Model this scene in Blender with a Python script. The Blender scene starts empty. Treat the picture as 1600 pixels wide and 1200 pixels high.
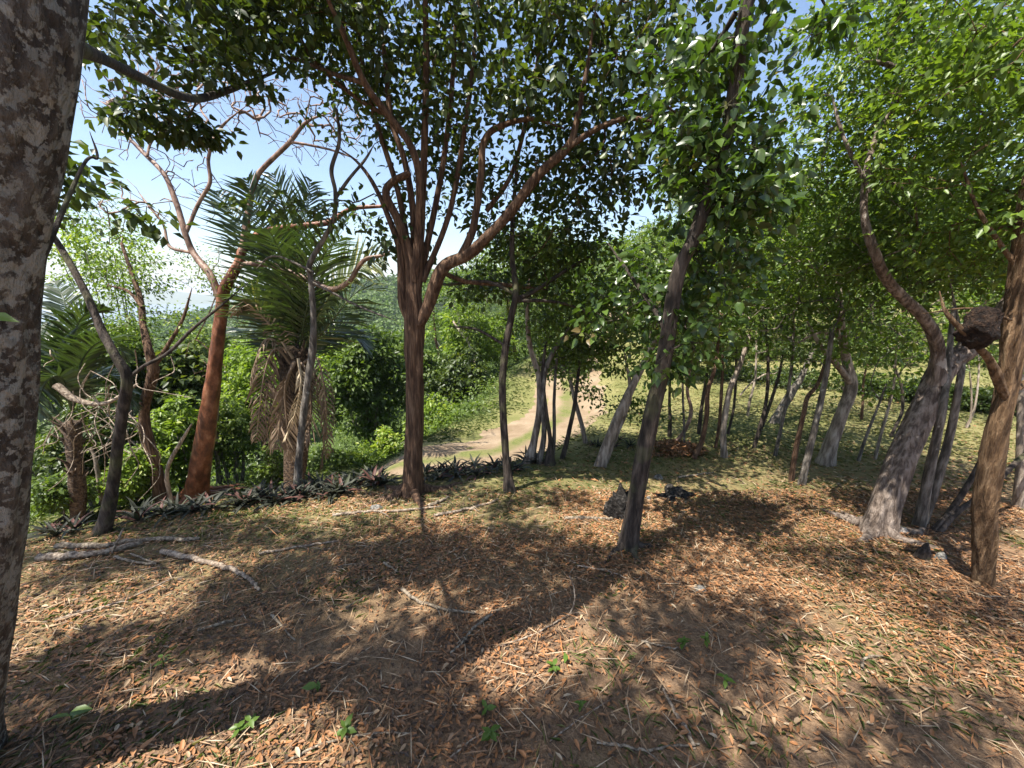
import bpy, math, random
import numpy as np

# ------------------------------------------------------------------ camera, world, sun, exposure
SC = bpy.context.scene
COL = SC.collection
PITCH = math.radians(14.0)
CAMZ = 1.55
FPX = 600.0                       # focal length in pixels of the 1600 px wide photograph
cd = bpy.data.cameras.new('camera')
cd.sensor_width = 36.0
cd.lens = 36.0 * FPX / 1600.0
cd.clip_start = 0.02
cd.clip_end = 20000
cam = bpy.data.objects.new('camera', cd)
cam.location = (0, 0, CAMZ)
cam.rotation_euler = (math.pi / 2 - PITCH, 0, 0)
COL.objects.link(cam)
SC.camera = cam

SUN_AZ = math.radians(-128.0)      # compass angle from +Y, clockwise
SUN_EL = math.radians(67.0)
w = bpy.data.worlds.new('World')
SC.world = w
w.use_nodes = True
nt = w.node_tree
nt.nodes.clear()
sky = nt.nodes.new('ShaderNodeTexSky')
sky.sky_type = 'NISHITA'
sky.sun_disc = False
sky.sun_elevation = SUN_EL
sky.sun_rotation = SUN_AZ
sky.altitude = 50
sky.dust_density = 1.2
bg = nt.nodes.new('ShaderNodeBackground')
bg.inputs[1].default_value = 0.086
wo = nt.nodes.new('ShaderNodeOutputWorld')
nt.links.new(sky.outputs[0], bg.inputs[0])
nt.links.new(bg.outputs[0], wo.inputs[0])

sd = bpy.data.lights.new('sun', 'SUN')
sd.energy = 4.3
sd.angle = math.radians(0.53)
sd.color = (1.0, 0.95, 0.86)
sun = bpy.data.objects.new('sun', sd)
sun.location = (-10, -6, 30)
sv = np.array([math.sin(SUN_AZ) * math.cos(SUN_EL), math.cos(SUN_AZ) * math.cos(SUN_EL), math.sin(SUN_EL)])
from mathutils import Vector
sun.rotation_euler = Vector(sv).to_track_quat('Z', 'Y').to_euler()
COL.objects.link(sun)

SC.view_settings.view_transform = 'Standard'
SC.view_settings.look = 'None'
SC.view_settings.exposure = 1.6
SC.view_settings.gamma = 1.0
SC.render.engine = 'CYCLES'
SC.cycles.max_bounces = 6
SC.cycles.diffuse_bounces = 4
SC.cycles.transmission_bounces = 4
SC.cycles.glossy_bounces = 2
SC.cycles.use_denoising = True
SC.cycles.caustics_reflective = False
SC.cycles.caustics_refractive = False

rng = np.random.default_rng(11)
random.seed(11)

# ------------------------------------------------------------------ noise and terrain
_perm = np.random.default_rng(3).random((256, 256))
def vnoise(x, y):
    x = np.asarray(x, float); y = np.asarray(y, float)
    xi = np.floor(x).astype(int); yi = np.floor(y).astype(int)
    fx = x - xi; fy = y - yi
    fx = fx * fx * (3 - 2 * fx); fy = fy * fy * (3 - 2 * fy)
    a = _perm[xi & 255, yi & 255]; b = _perm[(xi + 1) & 255, yi & 255]
    c = _perm[xi & 255, (yi + 1) & 255]; d = _perm[(xi + 1) & 255, (yi + 1) & 255]
    return (a * (1 - fx) + b * fx) * (1 - fy) + (c * (1 - fx) + d * fx) * fy
def fbm(x, y, o=4):
    s = 0; a = 0.5
    for k in range(o):
        s = s + a * (vnoise(x * 2 ** k + 17.3 * k, y * 2 ** k - 9.1 * k) - 0.5); a *= 0.5
    return s
def sstep(a, b, x):
    t = np.clip((x - a) / (b - a), 0, 1)
    return t * t * (3 - 2 * t)

# brow of the shaded ground: beyond it a low bank, the dirt track, then the valley
EDGE = np.array([(-40, -9), (-14, -2.2), (-6.5, .7), (-3.5, 2.5), (-2.7, 3.05), (-2.0, 3.45), (-1.3, 3.68), (-.38, 3.95), (.32, 4.25), (.78, 4.62), (1.15, 5.3), (1.55, 6.1), (2.2, 7.4), (2.6, 8.6), (2.75, 9.9), (3.1, 12.0), (3.9, 15.0), (5.5, 19), (9, 26), (16, 40), (40, 80), (200, 330)], float)
def edge_sd(x, y):
    """signed distance to EDGE, positive on the valley side"""
    x = np.asarray(x, float); y = np.asarray(y, float)
    best = np.full(x.shape, 1e9); sg = np.ones(x.shape)
    for (ax, ay), (bx, by) in zip(EDGE[:-1], EDGE[1:]):
        dx, dy = bx - ax, by - ay
        t = np.clip(((x - ax) * dx + (y - ay) * dy) / (dx * dx + dy * dy), 0, 1)
        qx = x - ax - t * dx; qy = y - ay - t * dy
        d = np.hypot(qx, qy)
        s = np.sign(dx * (y - ay) - dy * (x - ax))
        m = d < best - 1e-9
        best = np.where(m, d, best); sg = np.where(m, s, sg)
    return best * sg
def height(x, y, fine=True):
    x = np.asarray(x, float); y = np.asarray(y, float)
    yy = np.where(y < 7, y, 7 + 1.5 * np.tanh((y - 7) / 1.5))
    yy = np.where(y < -12, -12 + 6 * np.tanh((y + 12) / 6), yy)
    z = -0.12 * yy
    z = z + 0.05 * np.clip(x - 2.5, 0, 6) * sstep(3, 8, y)
    z = z + 0.055 * np.clip(y - 13, 0, 60) * sstep(2, 8, x)
    z = z + 0.16 * np.clip(y - 24, 0, 90) * sstep(4, 14, x)
    z = z + 0.30 * sstep(12.6, 13.3, y + 0.25 * (x - 6)) * sstep(5, 7, x)        # grassy terrace step
    s = edge_sd(x, y)
    near = 1 - sstep(9, 16, y)
    far_hill = np.hypot((x + 55) / 95, (y - 190) / 75)
    r = np.hypot(x, y)
    drop = (0.32 + 0.55 * sstep(-1.4, -2.7, x)) * sstep(0.0, 0.9, s) * (0.35 + 0.65 * near)
    v = np.clip(s - 2.5, 0, None)
    drop = drop + 24 * (1 - np.exp(-v * 0.36 / 24)) * sstep(0, 2.0, v) + 0.06 * np.clip(v - 150, 0, 4000) * sstep(150, 400, v)
    z = z - drop
    vs = sstep(30, 90, s)
    z = z + vs * (22 * np.exp(-far_hill ** 2) + 12 * np.exp(-np.hypot((x - 30) / 70, (y - 210) / 60) ** 2))
    z = z + vs * (6 * fbm(x / 40, y / 40, 3))
    # low headlands across the bay, seen over the valley on the left
    z = z + 0
    z = np.maximum(z, -75)
    z = z + 78 * np.exp(-np.hypot((x + 1900) / 330, (y - 2000) / 260) ** 2) + 66 * np.exp(-np.hypot((x + 1250) / 260, (y - 2050) / 200) ** 2)
    if fine:
        k = sstep(60, 10, r)
        z = z + k * (0.10 * fbm(x * 0.6, y * 0.6, 3) + 0.045 * fbm(x * 3, y * 3, 3) * sstep(16, 6, r))
    return z
Z00 = float(height(0, 0))
def H(x, y):
    return height(x, y) - Z00

cp, sp = math.cos(PITCH), math.sin(PITCH)
def ray(px, py):
    u = (px - 800) / FPX; v = -(py - 600) / FPX
    return np.array([u, cp + v * sp, -sp + v * cp])
def at(px, py, Y):
    """point of the photograph's ray that lies Y metres ahead, and its depth"""
    d = ray(px, py); t = Y / d[1]
    return np.array([0, 0, CAMZ]) + d * t, t
def ground(px, py, lift=0.0):
    d = ray(px, py); ts = np.concatenate([np.arange(0.5, 20, 0.03), np.arange(20, 300, 0.5)])
    p = d[None] * ts[:, None]
    g = p[:, 2] + CAMZ - H(p[:, 0], p[:, 1])
    i = np.argmax(g < 0)
    if g[i] >= 0: i = len(ts) - 1
    a, b = ts[i - 1], ts[i]
    for _ in range(12):
        m = (a + b) / 2
        if d[2] * m + CAMZ - float(H(d[0] * m, d[1] * m)) < 0: b = m
        else: a = m
    q = d * b
    return np.array([q[0], q[1], float(H(q[0], q[1])) + lift]), b

# ------------------------------------------------------------------ mesh helpers
class MB:
    def __init__(s): s.v = []; s.q = []; s.t = []; s.tint = []; s.n = 0
    def add(s, v, quads=None, tris=None, tint=0.5):
        v = np.asarray(v, float).reshape(-1, 3)
        if quads is not None and len(quads): s.q.append(np.asarray(quads) + s.n)
        if tris is not None and len(tris): s.t.append(np.asarray(tris) + s.n)
        s.v.append(v)
        s.tint.append(np.broadcast_to(np.asarray(tint, float), (len(v),)))
        s.n += len(v)
    def mesh(s, name, mat, smooth=True, origin=(0, 0, 0)):
        me = bpy.data.meshes.new(name)
        v = np.concatenate(s.v) - np.asarray(origin)
        q = np.concatenate(s.q) if s.q else np.zeros((0, 4), int)
        t = np.concatenate(s.t) if s.t else np.zeros((0, 3), int)
        me.vertices.add(len(v)); me.vertices.foreach_set('co', v.astype(np.float32).ravel())
        loops = np.concatenate([q.ravel(), t.ravel()]).astype(np.int32)
        me.loops.add(len(loops)); me.loops.foreach_set('vertex_index', loops)
        starts = np.concatenate([np.arange(len(q)) * 4, len(q) * 4 + np.arange(len(t)) * 3]).astype(np.int32)
        me.polygons.add(len(starts)); me.polygons.foreach_set('loop_start', starts)
        me.polygons.foreach_set('use_smooth', np.full(len(starts), smooth))
        a = me.attributes.new('tint', 'FLOAT', 'POINT')
        a.data.foreach_set('value', np.concatenate(s.tint).astype(np.float32))
        me.update(calc_edges=True); me.validate()
        if mat: me.materials.append(mat)
        return me
    def build(s, name, mat, parent=None, smooth=True, loc=(0, 0, 0)):
        """loc = world origin of the object (for a part: its thing's base)"""
        me = s.mesh(name, mat, smooth, loc)
        o = bpy.data.objects.new(name, me); COL.objects.link(o)
        if parent is not None: o.parent = parent
        else: o.location = loc
        return o
def empty(name, loc):
    o = bpy.data.objects.new(name, None); COL.objects.link(o); o.location = tuple(loc); o.empty_display_size = 0.1
    return o
def tag(o, label=None, cat=None, group=None, kind=None):
    if label: o['label'] = label
    if cat: o['category'] = cat
    if group: o['group'] = group
    if kind: o['kind'] = kind
    return o
def nrm(v):
    v = np.asarray(v, float)
    return v / np.maximum(np.linalg.norm(v, axis=-1, keepdims=True), 1e-9)
def catmull(p, n):
    p = np.asarray(p, float)
    P = np.vstack([2 * p[0] - p[1], p, 2 * p[-1] - p[-2]])
    out = []
    for i in range(1, len(P) - 2):
        t = np.linspace(0, 1, n, endpoint=False)[:, None]
        a, b, c, d = P[i - 1], P[i], P[i + 1], P[i + 2]
        out.append(0.5 * ((2 * b) + (-a + c) * t + (2 * a - 5 * b + 4 * c - d) * t ** 2 + (-a + 3 * b - 3 * c + d) * t ** 3))
    out.append(p[-1][None])
    return np.vstack(out)
def tube(mb, pts, rad, seg=6, lump=0.0, tint=0.5, seed=0.0, lobes=0, flare=0.0):
    pts = np.asarray(pts, float); rad = np.asarray(rad, float); n = len(pts)
    tan = nrm(np.gradient(pts, axis=0))
    ref = np.array([0.31, 0.94, 0.12]) if abs(tan[0] @ np.array([0.31, 0.94, 0.12])) < 0.8 else np.array([0.9, -0.2, 0.35])
    U = np.zeros((n, 3)); u = nrm(np.cross(tan[0], ref))
    for i in range(n):
        u = u - tan[i] * (u @ tan[i]); u = u / max(np.linalg.norm(u), 1e-9); U[i] = u
    W = np.cross(tan, U)
    a = np.arange(seg) * 2 * math.pi / seg
    ca, sa = np.cos(a), np.sin(a)
    R = np.repeat(rad[:, None], seg, 1)
    if lump:
        L = np.concatenate([[0], np.cumsum(np.linalg.norm(np.diff(pts, axis=0), axis=1))])
        m = max(float(np.mean(rad)), 1e-3)
        nx = (1.5 + ca)[None] * 1.6 + seed + 0 * L[:, None]; ny = L[:, None] / (m * 4) + (1.5 + sa)[None] * 1.6
        R = R * (1 + lump * 2.4 * (fbm(nx, ny, 3)))
        nx2 = (1.5 + ca)[None] * 5 + seed; ny2 = L[:, None] / (m * 9) + (1.5 + sa)[None] * 5
        R = R * (1 + lump * 0.8 * fbm(nx2, ny2, 2))
        nx3 = (2.5 + ca)[None] * 9 + seed; ny3 = L[:, None] / (m * 14) + (2.5 + sa)[None] * 9
        R = R * (1 + lump * (1 - 2 * np.abs(fbm(nx3, ny3, 2)) * 4) * .35)
    if lobes:
        ph = seed * 3.1
        env = flare
        R = R * (1 + env[:, None] * (0.55 * np.cos(lobes * a + ph)[None] + 0.25 * np.cos((lobes + 2) * a - ph)[None]))
    V = pts[:, None] + R[..., None] * (ca[None, :, None] * U[:, None] + sa[None, :, None] * W[:, None])
    i = np.arange(n - 1)[:, None] * seg; j = np.arange(seg)[None]; k = (j + 1) % seg
    q = np.stack([i + j, i + k, i + seg + k, i + seg + j], -1).reshape(-1, 4)
    base = mb.n
    mb.add(V.reshape(-1, 3), quads=q, tint=tint)
    # end cap
    mb.add(pts[-1] + tan[-1] * rad[-1] * 0.4, tris=None, tint=tint if np.isscalar(tint) else 0.5)
    e = (n - 1) * seg
    mb.t.append(np.stack([base + e + np.arange(seg), base + e + (np.arange(seg) + 1) % seg, np.full(seg, base + n * seg)], -1))
def leaves(mb, pos, d, up, L, W, tint, fold=0.25, droop=0.0, q=0):
    """pos: leaf bases, d: direction of the midrib, up: rough leaf normal"""
    N = len(pos)
    if N == 0: return
    d = nrm(d); s = nrm(np.cross(d, up)); n = np.cross(s, d)
    L = np.broadcast_to(L, (N,))[:, None]; W = np.broadcast_to(W, (N,))[:, None]; tint = np.broadcast_to(tint, (N,))
    if q == 0:
        V = np.stack([pos, pos + d * L * 0.45 + s * W * 0.5 + n * W * fold, pos + d * L - n * L * droop, pos + d * L * 0.45 - s * W * 0.5 + n * W * fold], 1)
        k = np.arange(N)[:, None] * 4
        mb.add(V.reshape(-1, 3), tris=np.concatenate([k + np.array([0, 1, 2]), k + np.array([0, 2, 3])]), tint=np.repeat(tint, 4))
    else:
        c = lambda x, y, z: pos + d * L * x + s * W * y + n * (W * fold * abs(y) * 2 - L * droop * x * x + 0 * z)
        V = np.stack([c(0, 0, 0), c(.22, .40, 0), c(.55, .46, 0), c(1, 0, 0), c(.55, -.46, 0), c(.22, -.40, 0), c(.4, 0, 0)], 1)
        k = np.arange(N)[:, None] * 7
        f = [(0, 1, 6), (1, 2, 6), (2, 3, 6), (3, 4, 6), (4, 5, 6), (5, 0, 6)]
        mb.add(V.reshape(-1, 3), tris=np.concatenate([k + np.array(x) for x in f]), tint=np.repeat(tint, 7))
def rdir(n, flat=1.0):
    v = rng.normal(size=(n, 3)); v[:, 2] *= flat
    return nrm(v)

# ------------------------------------------------------------------ materials
def mat_new(name):
    m = bpy.data.materials.new(name); m.use_nodes = True
    t = m.node_tree; t.nodes.clear()
    out = t.nodes.new('ShaderNodeOutputMaterial')
    return m, t, out
def N(t, kind, **kw):
    n = t.nodes.new(kind)
    for k, v in kw.items(): setattr(n, k, v)
    return n
def ramp(t, stops, fac, interp='LINEAR'):
    r = N(t, 'ShaderNodeValToRGB'); r.color_ramp.interpolation = interp
    e = r.color_ramp.elements
    while len(e) < len(stops): e.new(0.5)
    for x, (p, c) in zip(e, stops): x.position = p; x.color = (*c, 1)
    if fac is not None: t.links.new(fac, r.inputs[0])
    return r.outputs[0]
def noise(t, scale, detail=4, vec=None, rough=0.55):
    n = N(t, 'ShaderNodeTexNoise'); n.inputs['Scale'].default_value = scale; n.inputs['Detail'].default_value = detail; n.inputs['Roughness'].default_value = rough
    if vec is not None: t.links.new(vec, n.inputs['Vector'])
    return n.outputs['Fac']
def coords(t, sc=(1, 1, 1)):
    c = N(t, 'ShaderNodeTexCoord'); m = N(t, 'ShaderNodeMapping'); m.inputs['Scale'].default_value = sc
    t.links.new(c.outputs['Object'], m.inputs[0])
    return m.outputs[0]
def mix(t, f, a, b, mode='MIX'):
    m = N(t, 'ShaderNodeMix', data_type='RGBA', blend_type=mode)
    if isinstance(f, (int, float)): m.inputs[0].default_value = f
    else: t.links.new(f, m.inputs[0])
    for i, x in ((6, a), (7, b)):
        if isinstance(x, tuple): m.inputs[i].default_value = (*x, 1)
        else: t.links.new(x, m.inputs[i])
    return m.outputs[2]
def mapr(t, f, a, b, c=0.0, d=1.0):
    m = N(t, 'ShaderNodeMapRange'); t.links.new(f, m.inputs[0])
    for i, x in enumerate((a, b, c, d)): m.inputs[i + 1].default_value = x
    return m.outputs[0]
def leaf_mat(name, stops, transl=0.4, tcol=(1.5, 1.7, 0.5), rough=0.42, spec=0.4):
    m, t, out = mat_new(name)
    a = N(t, 'ShaderNodeAttribute', attribute_name='tint')
    col = ramp(t, stops, a.outputs['Fac'])
    p = N(t, 'ShaderNodeBsdfPrincipled'); t.links.new(col, p.inputs['Base Color'])
    p.inputs['Roughness'].default_value = rough; p.inputs['Specular IOR Level'].default_value = spec
    if transl > 0:
        tr = N(t, 'ShaderNodeBsdfTranslucent')
        t.links.new(mix(t, 1.0, col, tcol, 'MULTIPLY'), tr.inputs[0])
        ms = N(t, 'ShaderNodeMixShader'); ms.inputs[0].default_value = transl
        t.links.new(p.outputs[0], ms.inputs[1]); t.links.new(tr.outputs[0], ms.inputs[2])
        t.links.new(ms.outputs[0], out.inputs[0])
    else:
        t.links.new(p.outputs[0], out.inputs[0])
    return m
def bark_mat(name, dark, mid, light, grain=(6, 6, 1.2), scale=5.0, bump=0.5, dist=0.02, lichen=None, lichen2=None, moss=None, rough=0.85, ring=False):
    m, t, out = mat_new(name)
    v = coords(t, grain)
    n1 = noise(t, scale, 6, v, 0.62)
    v2 = coords(t, (1, 1, 0.6))
    n2 = noise(t, 3.0, 3, v2)
    col = ramp(t, [(0.36, tuple(x * .6 for x in dark)), (0.44, dark), (0.54, mid), (0.68, light)], n1)
    col = mix(t, mapr(t, n2, 0.35, 0.7), col, mix(t, 0.5, col, dark), 'MIX')
    for li in (lichen, lichen2):
        if not li: continue
        lichen = li
        nl = N(t, 'ShaderNodeTexNoise'); nl.inputs['Scale'].default_value = lichen[1]; nl.inputs['Detail'].default_value = 5; nl.inputs['Roughness'].default_value = 0.62; nl.inputs['Distortion'].default_value = 0.15
        t.links.new(coords(t, (1, 1, 0.8)), nl.inputs['Vector'])
        lm = mapr(t, nl.outputs['Fac'], lichen[2], lichen[2] + 0.035)
        fine = noise(t, 90, 3, coords(t))
        lc = mix(t, fine, tuple(x * 0.75 for x in lichen[0]), lichen[0])
        col = mix(t, lm, col, lc)
    if moss:
        nm = noise(t, 4.5, 4, coords(t)); col = mix(t, mapr(t, nm, 0.52, 0.66, 0, 0.7), col, moss)
    p = N(t, 'ShaderNodeBsdfPrincipled'); t.links.new(col, p.inputs['Base Color']); p.inputs['Roughness'].default_value = rough
    p.inputs['Specular IOR Level'].default_value = 0.3
    h = n1
    if ring:
        wv = N(t, 'ShaderNodeTexWave', bands_direction='Z'); wv.inputs['Scale'].default_value = 9; wv.inputs['Distortion'].default_value = 6; wv.inputs['Detail'].default_value = 3
        t.links.new(coords(t), wv.inputs[0])
        mm = N(t, 'ShaderNodeMath', operation='ADD'); t.links.new(n1, mm.inputs[0]); t.links.new(wv.outputs['Fac'], mm.inputs[1]); h = mm.outputs[0]
    b = N(t, 'ShaderNodeBump'); b.inputs['Strength'].default_value = min(1, bump * 1.2); b.inputs['Distance'].default_value = dist * 1.8
    t.links.new(h, b.inputs['Height']); t.links.new(b.outputs[0], p.inputs['Normal'])
    t.links.new(p.outputs[0], out.inputs[0])
    return m
M = {}
M['leaf_dark'] = leaf_mat('leaf_dark', [(0, (.022, .036, .010)), (.5, (.045, .070, .017)), (.85, (.078, .112, .024)), (1, (.14, .17, .035))], .36, (1.5, 1.5, .5))
M['leaf_mid'] = leaf_mat('leaf_mid', [(0, (.042, .070, .015)), (.5, (.085, .130, .024)), (.85, (.13, .185, .034)), (1, (.21, .25, .055))], .42, (1.5, 1.55, .5))
M['leaf_bright'] = leaf_mat('leaf_bright', [(0, (.052, .092, .017)), (.5, (.105, .165, .028)), (.85, (.16, .235, .038)), (1, (.27, .31, .06))], .44, (1.45, 1.5, .5))
M['leaf_lime'] = leaf_mat('leaf_lime', [(0, (.080, .130, .020)), (.5, (.15, .225, .032)), (.85, (.22, .295, .042)), (1, (.31, .345, .07))], .46, (1.45, 1.5, .5))
M['leaf_vine'] = leaf_mat('leaf_vine', [(0, (.028, .052, .014)), (.5, (.058, .098, .022)), (.9, (.10, .16, .03)), (1, (.16, .12, .05))], .36, rough=.32, spec=.55)
M['leaf_hill'] = leaf_mat('leaf_hill', [(0, (.040, .070, .018)), (.5, (.075, .125, .028)), (1, (.13, .185, .045))], .3, rough=.6)
M['frond'] = leaf_mat('frond', [(0, (.026, .042, .018)), (.5, (.055, .080, .032)), (.8, (.12, .14, .05)), (1, (.32, .28, .11))], .28, rough=.35, spec=.5)
M['dead_frond'] = leaf_mat('dead_frond', [(0, (.09, .06, .04)), (.5, (.19, .13, .085)), (1, (.40, .31, .20))], .15, (1, 1, 1), .7)
M['brom'] = leaf_mat('brom', [(0, (.014, .017, .011)), (.5, (.028, .030, .019)), (.85, (.050, .056, .03)), (1, (.09, .03, .025))], .1, (1, 1, .6), .6, .3)
M['litter'] = leaf_mat('litter', [(0, (.055, .036, .024)), (.18, (.12, .070, .040)), (.36, (.22, .110, .050)), (.54, (.35, .155, .058)), (.68, (.29, .175, .095)), (.82, (.38, .26, .15)), (1, (.44, .35, .24))], .12, (1, .8, .5), .6)
M['grass'] = leaf_mat('grass', [(0, (.050, .085, .020)), (.35, (.095, .135, .030)), (.6, (.19, .19, .065)), (1, (.33, .27, .135))], .3, (1.1, 1.1, .6), .55)
M['seedling'] = leaf_mat('seedling', [(0, (.055, .10, .018)), (1, (.115, .185, .03))], .35)
M['bark_near'] = bark_mat('bark_near', (.052, .044, .039), (.10, .088, .077), (.18, .162, .142), (5, 5, 1.4), 6, .9, .03, lichen=((.22, .22, .205), 45.0, .52), lichen2=((.30, .30, .28), 17.0, .55))
M['bark_brown'] = bark_mat('bark_brown', (.080, .044, .026), (.165, .095, .056), (.27, .17, .105), (9, 9, 1.0), 5, .9, .03)
M['bark_grey'] = bark_mat('bark_grey', (.08, .068, .055), (.17, .145, .12), (.30, .27, .23), (7, 7, 1.4), 5, .7, .02, lichen=((.36, .34, .29), 11, .66))
M['bark_dark'] = bark_mat('bark_dark', (.030, .023, .018), (.068, .051, .040), (.12, .095, .076), (7, 7, 1.2), 5, .7, .02, moss=(.10, .10, .045))
M['bark_red'] = bark_mat('bark_red', (.10, .038, .020), (.20, .076, .038), (.33, .17, .10), (2.5, 2.5, 1.5), 4, .45, .02, rough=.42, ring=False)
M['bark_pink'] = bark_mat('bark_pink', (.13, .075, .052), (.25, .16, .115), (.40, .29, .23), (3, 3, 1.5), 5, .4, .015, rough=.5)
M['bark_pale'] = bark_mat('bark_pale', (.16, .125, .095), (.32, .26, .205), (.48, .41, .34), (5, 5, 1.0), 5, .6, .02)
M['bark_tan'] = bark_mat('bark_tan', (.11, .062, .030), (.24, .145, .075), (.38, .26, .15), (8, 8, .9), 5, 1.0, .04)
M['bark_lean'] = bark_mat('bark_lean', (.11, .080, .062), (.25, .195, .155), (.41, .335, .28), (7, 7, 1.2), 5, .9, .03, lichen=((.42, .37, .32), 8, .62))
M['stick'] = bark_mat('stick', (.15, .11, .08), (.31, .245, .18), (.46, .39, .31), (9, 9, 9), 6, .5, .01)
M['stick_grey'] = bark_mat('stick_grey', (.12, .092, .065), (.26, .21, .15), (.42, .355, .27), (9, 9, 9), 6, .5, .01)
M['char'] = bark_mat('char', (.014, .012, .010), (.034, .029, .025), (.11, .10, .09), (6, 6, 6), 6, .9, .03)
M['nest'] = bark_mat('nest', (.020, .011, .007), (.050, .026, .015), (.10, .056, .033), (9, 9, 9), 7, 1.0, .05)
M['palm_trunk'] = bark_mat('palm_trunk', (.05, .032, .022), (.12, .078, .05), (.21, .15, .10), (5, 5, 5), 6, .9, .03)
M['rock'] = bark_mat('rock', (.10, .095, .085), (.24, .225, .20), (.50, .47, .43), (6, 6, 6), 5, .7, .02)

def ground_mat():
    m, t, out = mat_new('ground')
    g = N(t, 'ShaderNodeAttribute', attribute_name='tint')       # 0 litter .. 1 lawn, 2 valley greenery
    v = coords(t)
    n1 = noise(t, 1.1, 5, v); n2 = noise(t, 14, 6, v, .65); n3 = noise(t, 70, 4, v, .7)
    soil = ramp(t, [(.28, (.080, .050, .032)), (.45, (.155, .098, .060)), (.6, (.235, .145, .082)), (.78, (.34, .225, .135))], n2)
    soil = mix(t, mapr(t, n3, .45, .7, 0, .7), soil, (.37, .25, .155))
    lawn = ramp(t, [(.3, (.10, .108, .035)), (.45, (.175, .17, .062)), (.62, (.27, .235, .105)), (.8, (.205, .195, .075))], n1)
    lawn = mix(t, mapr(t, n3, .35, .7, 0, .75), lawn, (.13, .135, .045))
    wild = ramp(t, [(.3, (.035, .055, .015)), (.6, (.075, .11, .03)), (.8, (.15, .13, .06))], n2)
    e1 = mapr(t, g.outputs['Fac'], 0.0, 1.0); e2 = mapr(t, g.outputs['Fac'], 1.0, 2.0)
    col = mix(t, e2, mix(t, e1, soil, lawn), wild)
    p = N(t, 'ShaderNodeBsdfPrincipled'); t.links.new(col, p.inputs['Base Color']); p.inputs['Roughness'].default_value = .95; p.inputs['Specular IOR Level'].default_value = .15
    b = N(t, 'ShaderNodeBump'); b.inputs['Strength'].default_value = .8; b.inputs['Distance'].default_value = .03
    ad = N(t, 'ShaderNodeMath', operation='ADD'); t.links.new(n2, ad.inputs[0]); t.links.new(n3, ad.inputs[1])
    t.links.new(ad.outputs[0], b.inputs['Height']); t.links.new(b.outputs[0], p.inputs['Normal'])
    t.links.new(p.outputs[0], out.inputs[0])
    return m
def road_mat():
    m, t, out = mat_new('track')
    a = N(t, 'ShaderNodeAttribute', attribute_name='tint')       # 0 bare ruts, 1 grassy middle
    v = coords(t)
    n1 = noise(t, 2.2, 5, v); n2 = noise(t, 30, 5, v, .7)
    bare = ramp(t, [(.3, (.19, .135, .085)), (.5, (.255, .19, .125)), (.72, (.31, .24, .165))], n1)
    bare = mix(t, mapr(t, n2, .4, .75, 0, .5), bare, (.15, .105, .066))
    gr = ramp(t, [(.35, (.08, .10, .03)), (.65, (.17, .165, .06))], n2)
    ad = N(t, 'ShaderNodeMath', operation='ADD'); t.links.new(a.outputs['Fac'], ad.inputs[0]); t.links.new(mapr(t, n1, .2, .8, -.35, .35), ad.inputs[1])
    col = mix(t, mapr(t, ad.outputs[0], .4, .75), bare, gr)
    p = N(t, 'ShaderNodeBsdfPrincipled'); t.links.new(col, p.inputs['Base Color']); p.inputs['Roughness'].default_value = .95; p.inputs['Specular IOR Level'].default_value = .1
    b = N(t, 'ShaderNodeBump'); b.inputs['Strength'].default_value = .7; b.inputs['Distance'].default_value = .03
    t.links.new(n2, b.inputs['Height']); t.links.new(b.outputs[0], p.inputs['Normal'])
    t.links.new(p.outputs[0], out.inputs[0])
    return m
def sea_mat():
    m, t, out = mat_new('sea')
    p = N(t, 'ShaderNodeBsdfPrincipled'); p.inputs['Base Color'].default_value = (.05, .10, .15, 1); p.inputs['Roughness'].default_value = .25
    b = N(t, 'ShaderNodeBump'); b.inputs['Strength'].default_value = .3
    t.links.new(noise(t, .1, 4, coords(t)), b.inputs['Height']); t.links.new(b.outputs[0], p.inputs['Normal'])
    t.links.new(p.outputs[0], out.inputs[0])
    return m

# ------------------------------------------------------------------ the setting: ground, track, sea
def build_ground():
    A = 480
    rr = [0.22]
    while rr[-1] < 3600: rr.append(rr[-1] * (1.026 if rr[-1] < 30 else 1.05))
    rr = np.array(rr); th = np.arange(A) * 2 * math.pi / A
    X = rr[:, None] * np.sin(th)[None]; Y = rr[:, None] * np.cos(th)[None]
    Z = H(X, Y)
    s = edge_sd(X, Y)
    lawn = sstep(-1.0, 2.2, Y - 2.7 + 0.35 * np.clip(3 - X, -4, 6) * 0.8 + 1.6 * fbm(X * .5, Y * .5, 3) - 0.5 * sstep(2, -2, X))
    lawn = np.maximum(lawn, 0.25 * sstep(0.05, .25, fbm(X * 1.1 + 5, Y * 1.1, 3)))
    lawn = lawn * sstep(-12, -8, Y)
    vall = sstep(2.3, 4.0, s + 1.5 * fbm(X, Y, 3))
    tint = np.where(vall > 0, np.maximum(lawn, 0) * (1 - vall) + 2.0 * vall, lawn)
    tint = np.where((s > 0) & (vall < 1), np.maximum(tint, .75), tint)
    mb = MB()
    n = len(rr)
    i = np.arange(n - 1)[:, None] * A; j = np.arange(A)[None]; k = (j + 1) % A
    q = np.stack([i + j, i + A + j, i + A + k, i + k], -1).reshape(-1, 4)
    mb.add(np.stack([X, Y, Z], -1).reshape(-1, 3), quads=q[:, ::-1], tint=tint.ravel())
    mb.add([[0, 0, float(H(0, 0))]], tint=0)
    mb.t.append(np.stack([np.full(A, n * A), (np.arange(A) + 1) % A, np.arange(A)], -1))
    tag(mb.build('ground', ground_mat()), kind='structure')
build_ground()

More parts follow.
